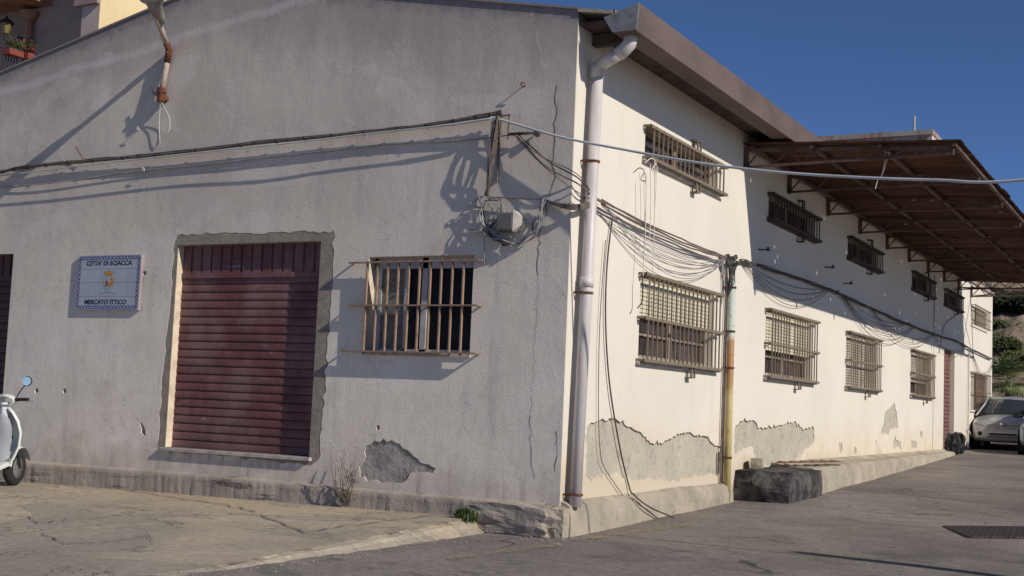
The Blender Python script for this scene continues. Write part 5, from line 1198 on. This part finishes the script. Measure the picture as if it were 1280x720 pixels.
# mudguard + front apron (leg shield)
mb = MB(); rows = []
for i in range(9):
    a_ = rad(20 + 150 * i / 8); rows.append([(w_, math.cos(a_) * .26, .23 + math.sin(a_) * .27 - abs(w_) * .5) for w_ in (-.085, -.05, 0, .05, .085)])
mb.grid(rows); turned(mb).build('mudguard', 'white', scoot, smooth=True)
mb = MB(); rows = []
for z_, hw_, yc_, bl in ((.24, .13, -.30, .03), (.34, .20, -.24, .06), (.50, .235, -.20, .09), (.66, .24, -.20, .10), (.80, .20, -.22, .10), (.90, .14, -.25, .08), (.96, .08, -.27, .05)):
    rows.append([(hw_ * math.sin(t * math.pi / 2), yc_ + bl * math.cos(t * math.pi / 2) - .02 * abs(t), z_ - .02 * t * t) for t in [-1 + i / 6 for i in range(13)]])
mb.grid(rows); ap = mb.build('leg_shield', 'white', scoot, smooth=True); md = ap.modifiers.new('t', 'SOLIDIFY'); md.thickness = .025
mb = MB(); rows = []
for z_, hw_, yc_ in ((.30, .11, -.32), (.38, .16, -.30), (.55, .175, -.285), (.70, .17, -.29), (.80, .13, -.30), (.86, .06, -.31)):
    rows.append([(hw_ * t, yc_ - .03 * (1 - t * t), z_) for t in [-1 + i / 4 for i in range(9)]])
mb.grid(rows); mb.build('inner_panel', 'panel', scoot, smooth=True)
mb = MB(); mb.grid([[(-.17, -.30, .30), (0, -.30, .30), (.17, -.30, .30)], [(-.19, -.45, .26), (0, -.45, .26), (.19, -.45, .26)], [(-.2, -.75, .26), (0, -.75, .26), (.2, -.75, .26)], [(-.17, -.85, .30), (0, -.85, .34), (.17, -.85, .30)]]); fbd = mb.build('floorboard', 'white', scoot); md = fbd.modifiers.new('t', 'SOLIDIFY'); md.thickness = .05
mb = MB()
for k in range(5): mb.box((-.16 + .07 * k, -.74, .262), (-.135 + .07 * k, -.42, .272))
mb.build('foot_strips', 'trim', scoot)
mb = MB(); rows = []
for y_, hw_, z0_, z1_ in ((-.80, .15, .30, .58), (-.92, .20, .26, .72), (-1.15, .21, .32, .74), (-1.45, .17, .42, .72), (-1.62, .08, .52, .68)):
    rows.append([(hw_ * math.sin(t) * 1.0, y_, (z0_ + z1_) / 2 - math.cos(t) * (z1_ - z0_) / 2) for t in [2 * math.pi * i / 14 for i in range(15)]])
mb.grid(rows); mb.build('rear_body', 'white', scoot, smooth=True)
mb = MB(); rows = []
for y_, hw_, h_ in ((-.82, .08, .70), (-.90, .14, .75), (-1.1, .155, .77), (-1.4, .13, .80), (-1.58, .06, .79)):
    rows.append([(hw_ * t, y_, h_ + .03 * (1 - t * t)) for t in [-1 + i / 4 for i in range(9)]])
mb.grid(rows); st_ = mb.build('seat', 'trim', scoot, smooth=True); md = st_.modifiers.new('t', 'SOLIDIFY'); md.thickness = .07
mb = MB(); rows = []
for y_, hw_, hh in ((-.16, .06, .05), (-.19, .12, .08), (-.26, .15, .08), (-.33, .14, .05)):
    rows.append([(hw_ * math.sin(t), y_, 1.02 + hh * math.cos(t)) for t in [2 * math.pi * i / 14 for i in range(15)]])
mb.grid(rows); turned(mb, rad(16), (0, -.26)).build('headset', 'white', scoot, smooth=True)
mb = MB(); mb.tube([(0, -.24, .60), (0, -.26, 1.0)], .05, 10); mb.build('steering_column', 'white', scoot)
for sx in (-1, 1):
    mb = MB(); mb.tube([(sx * .12, -.27, 1.03), (sx * .21, -.31, 1.04)], .022, 8); hb = turned(mb, rad(16), (0, -.26)).build('handlebar', 'trim', scoot)
    mb = MB(); mb.tube([(sx * .20, -.305, 1.04), (sx * .34, -.35, 1.045)], .02, 10); turned(mb, rad(16), (0, -.26)).build('grip', 'trim', hb)
    mb = MB(); mb.tube(smooth_path([(sx * .18, -.26, 1.03), (sx * .28, -.27, 1.02), (sx * .40, -.32, 1.02)]), .007, 5); turned(mb, rad(16), (0, -.26)).build('brake_lever', 'alu', hb)
    mb = MB(); mb.tube(smooth_path([(sx * .15, -.28, 1.06), (sx * .20, -.29, 1.14), (sx * .27, -.31, 1.22)]), .007, 6); mr = turned(mb, rad(16), (0, -.26)).build('mirror', 'trim', scoot)
    mb = MB(); mb.lathe([(0, -.012), (.055, -.012), (.062, 0), (.055, .012), (0, .02)], (sx * .29, -.31, 1.26), 'y', 20)
    turned(mb, rad(16), (0, -.26)).build('mirror_shell', 'trim', mr, smooth=True)
    mb = MB(); mb.lathe([(0, 0), (.053, 0)], (sx * .29, -.327, 1.26), 'y', 20); turned(mb, rad(16), (0, -.26)).build('mirror_glass', 'mirror', mr)
mb = MB(); mb.tube([(-.12, -.7, .25), (-.2, -.66, .02), (-.24, -.66, .01)], .012, 6); mb.build('side_stand', 'trim', scoot)
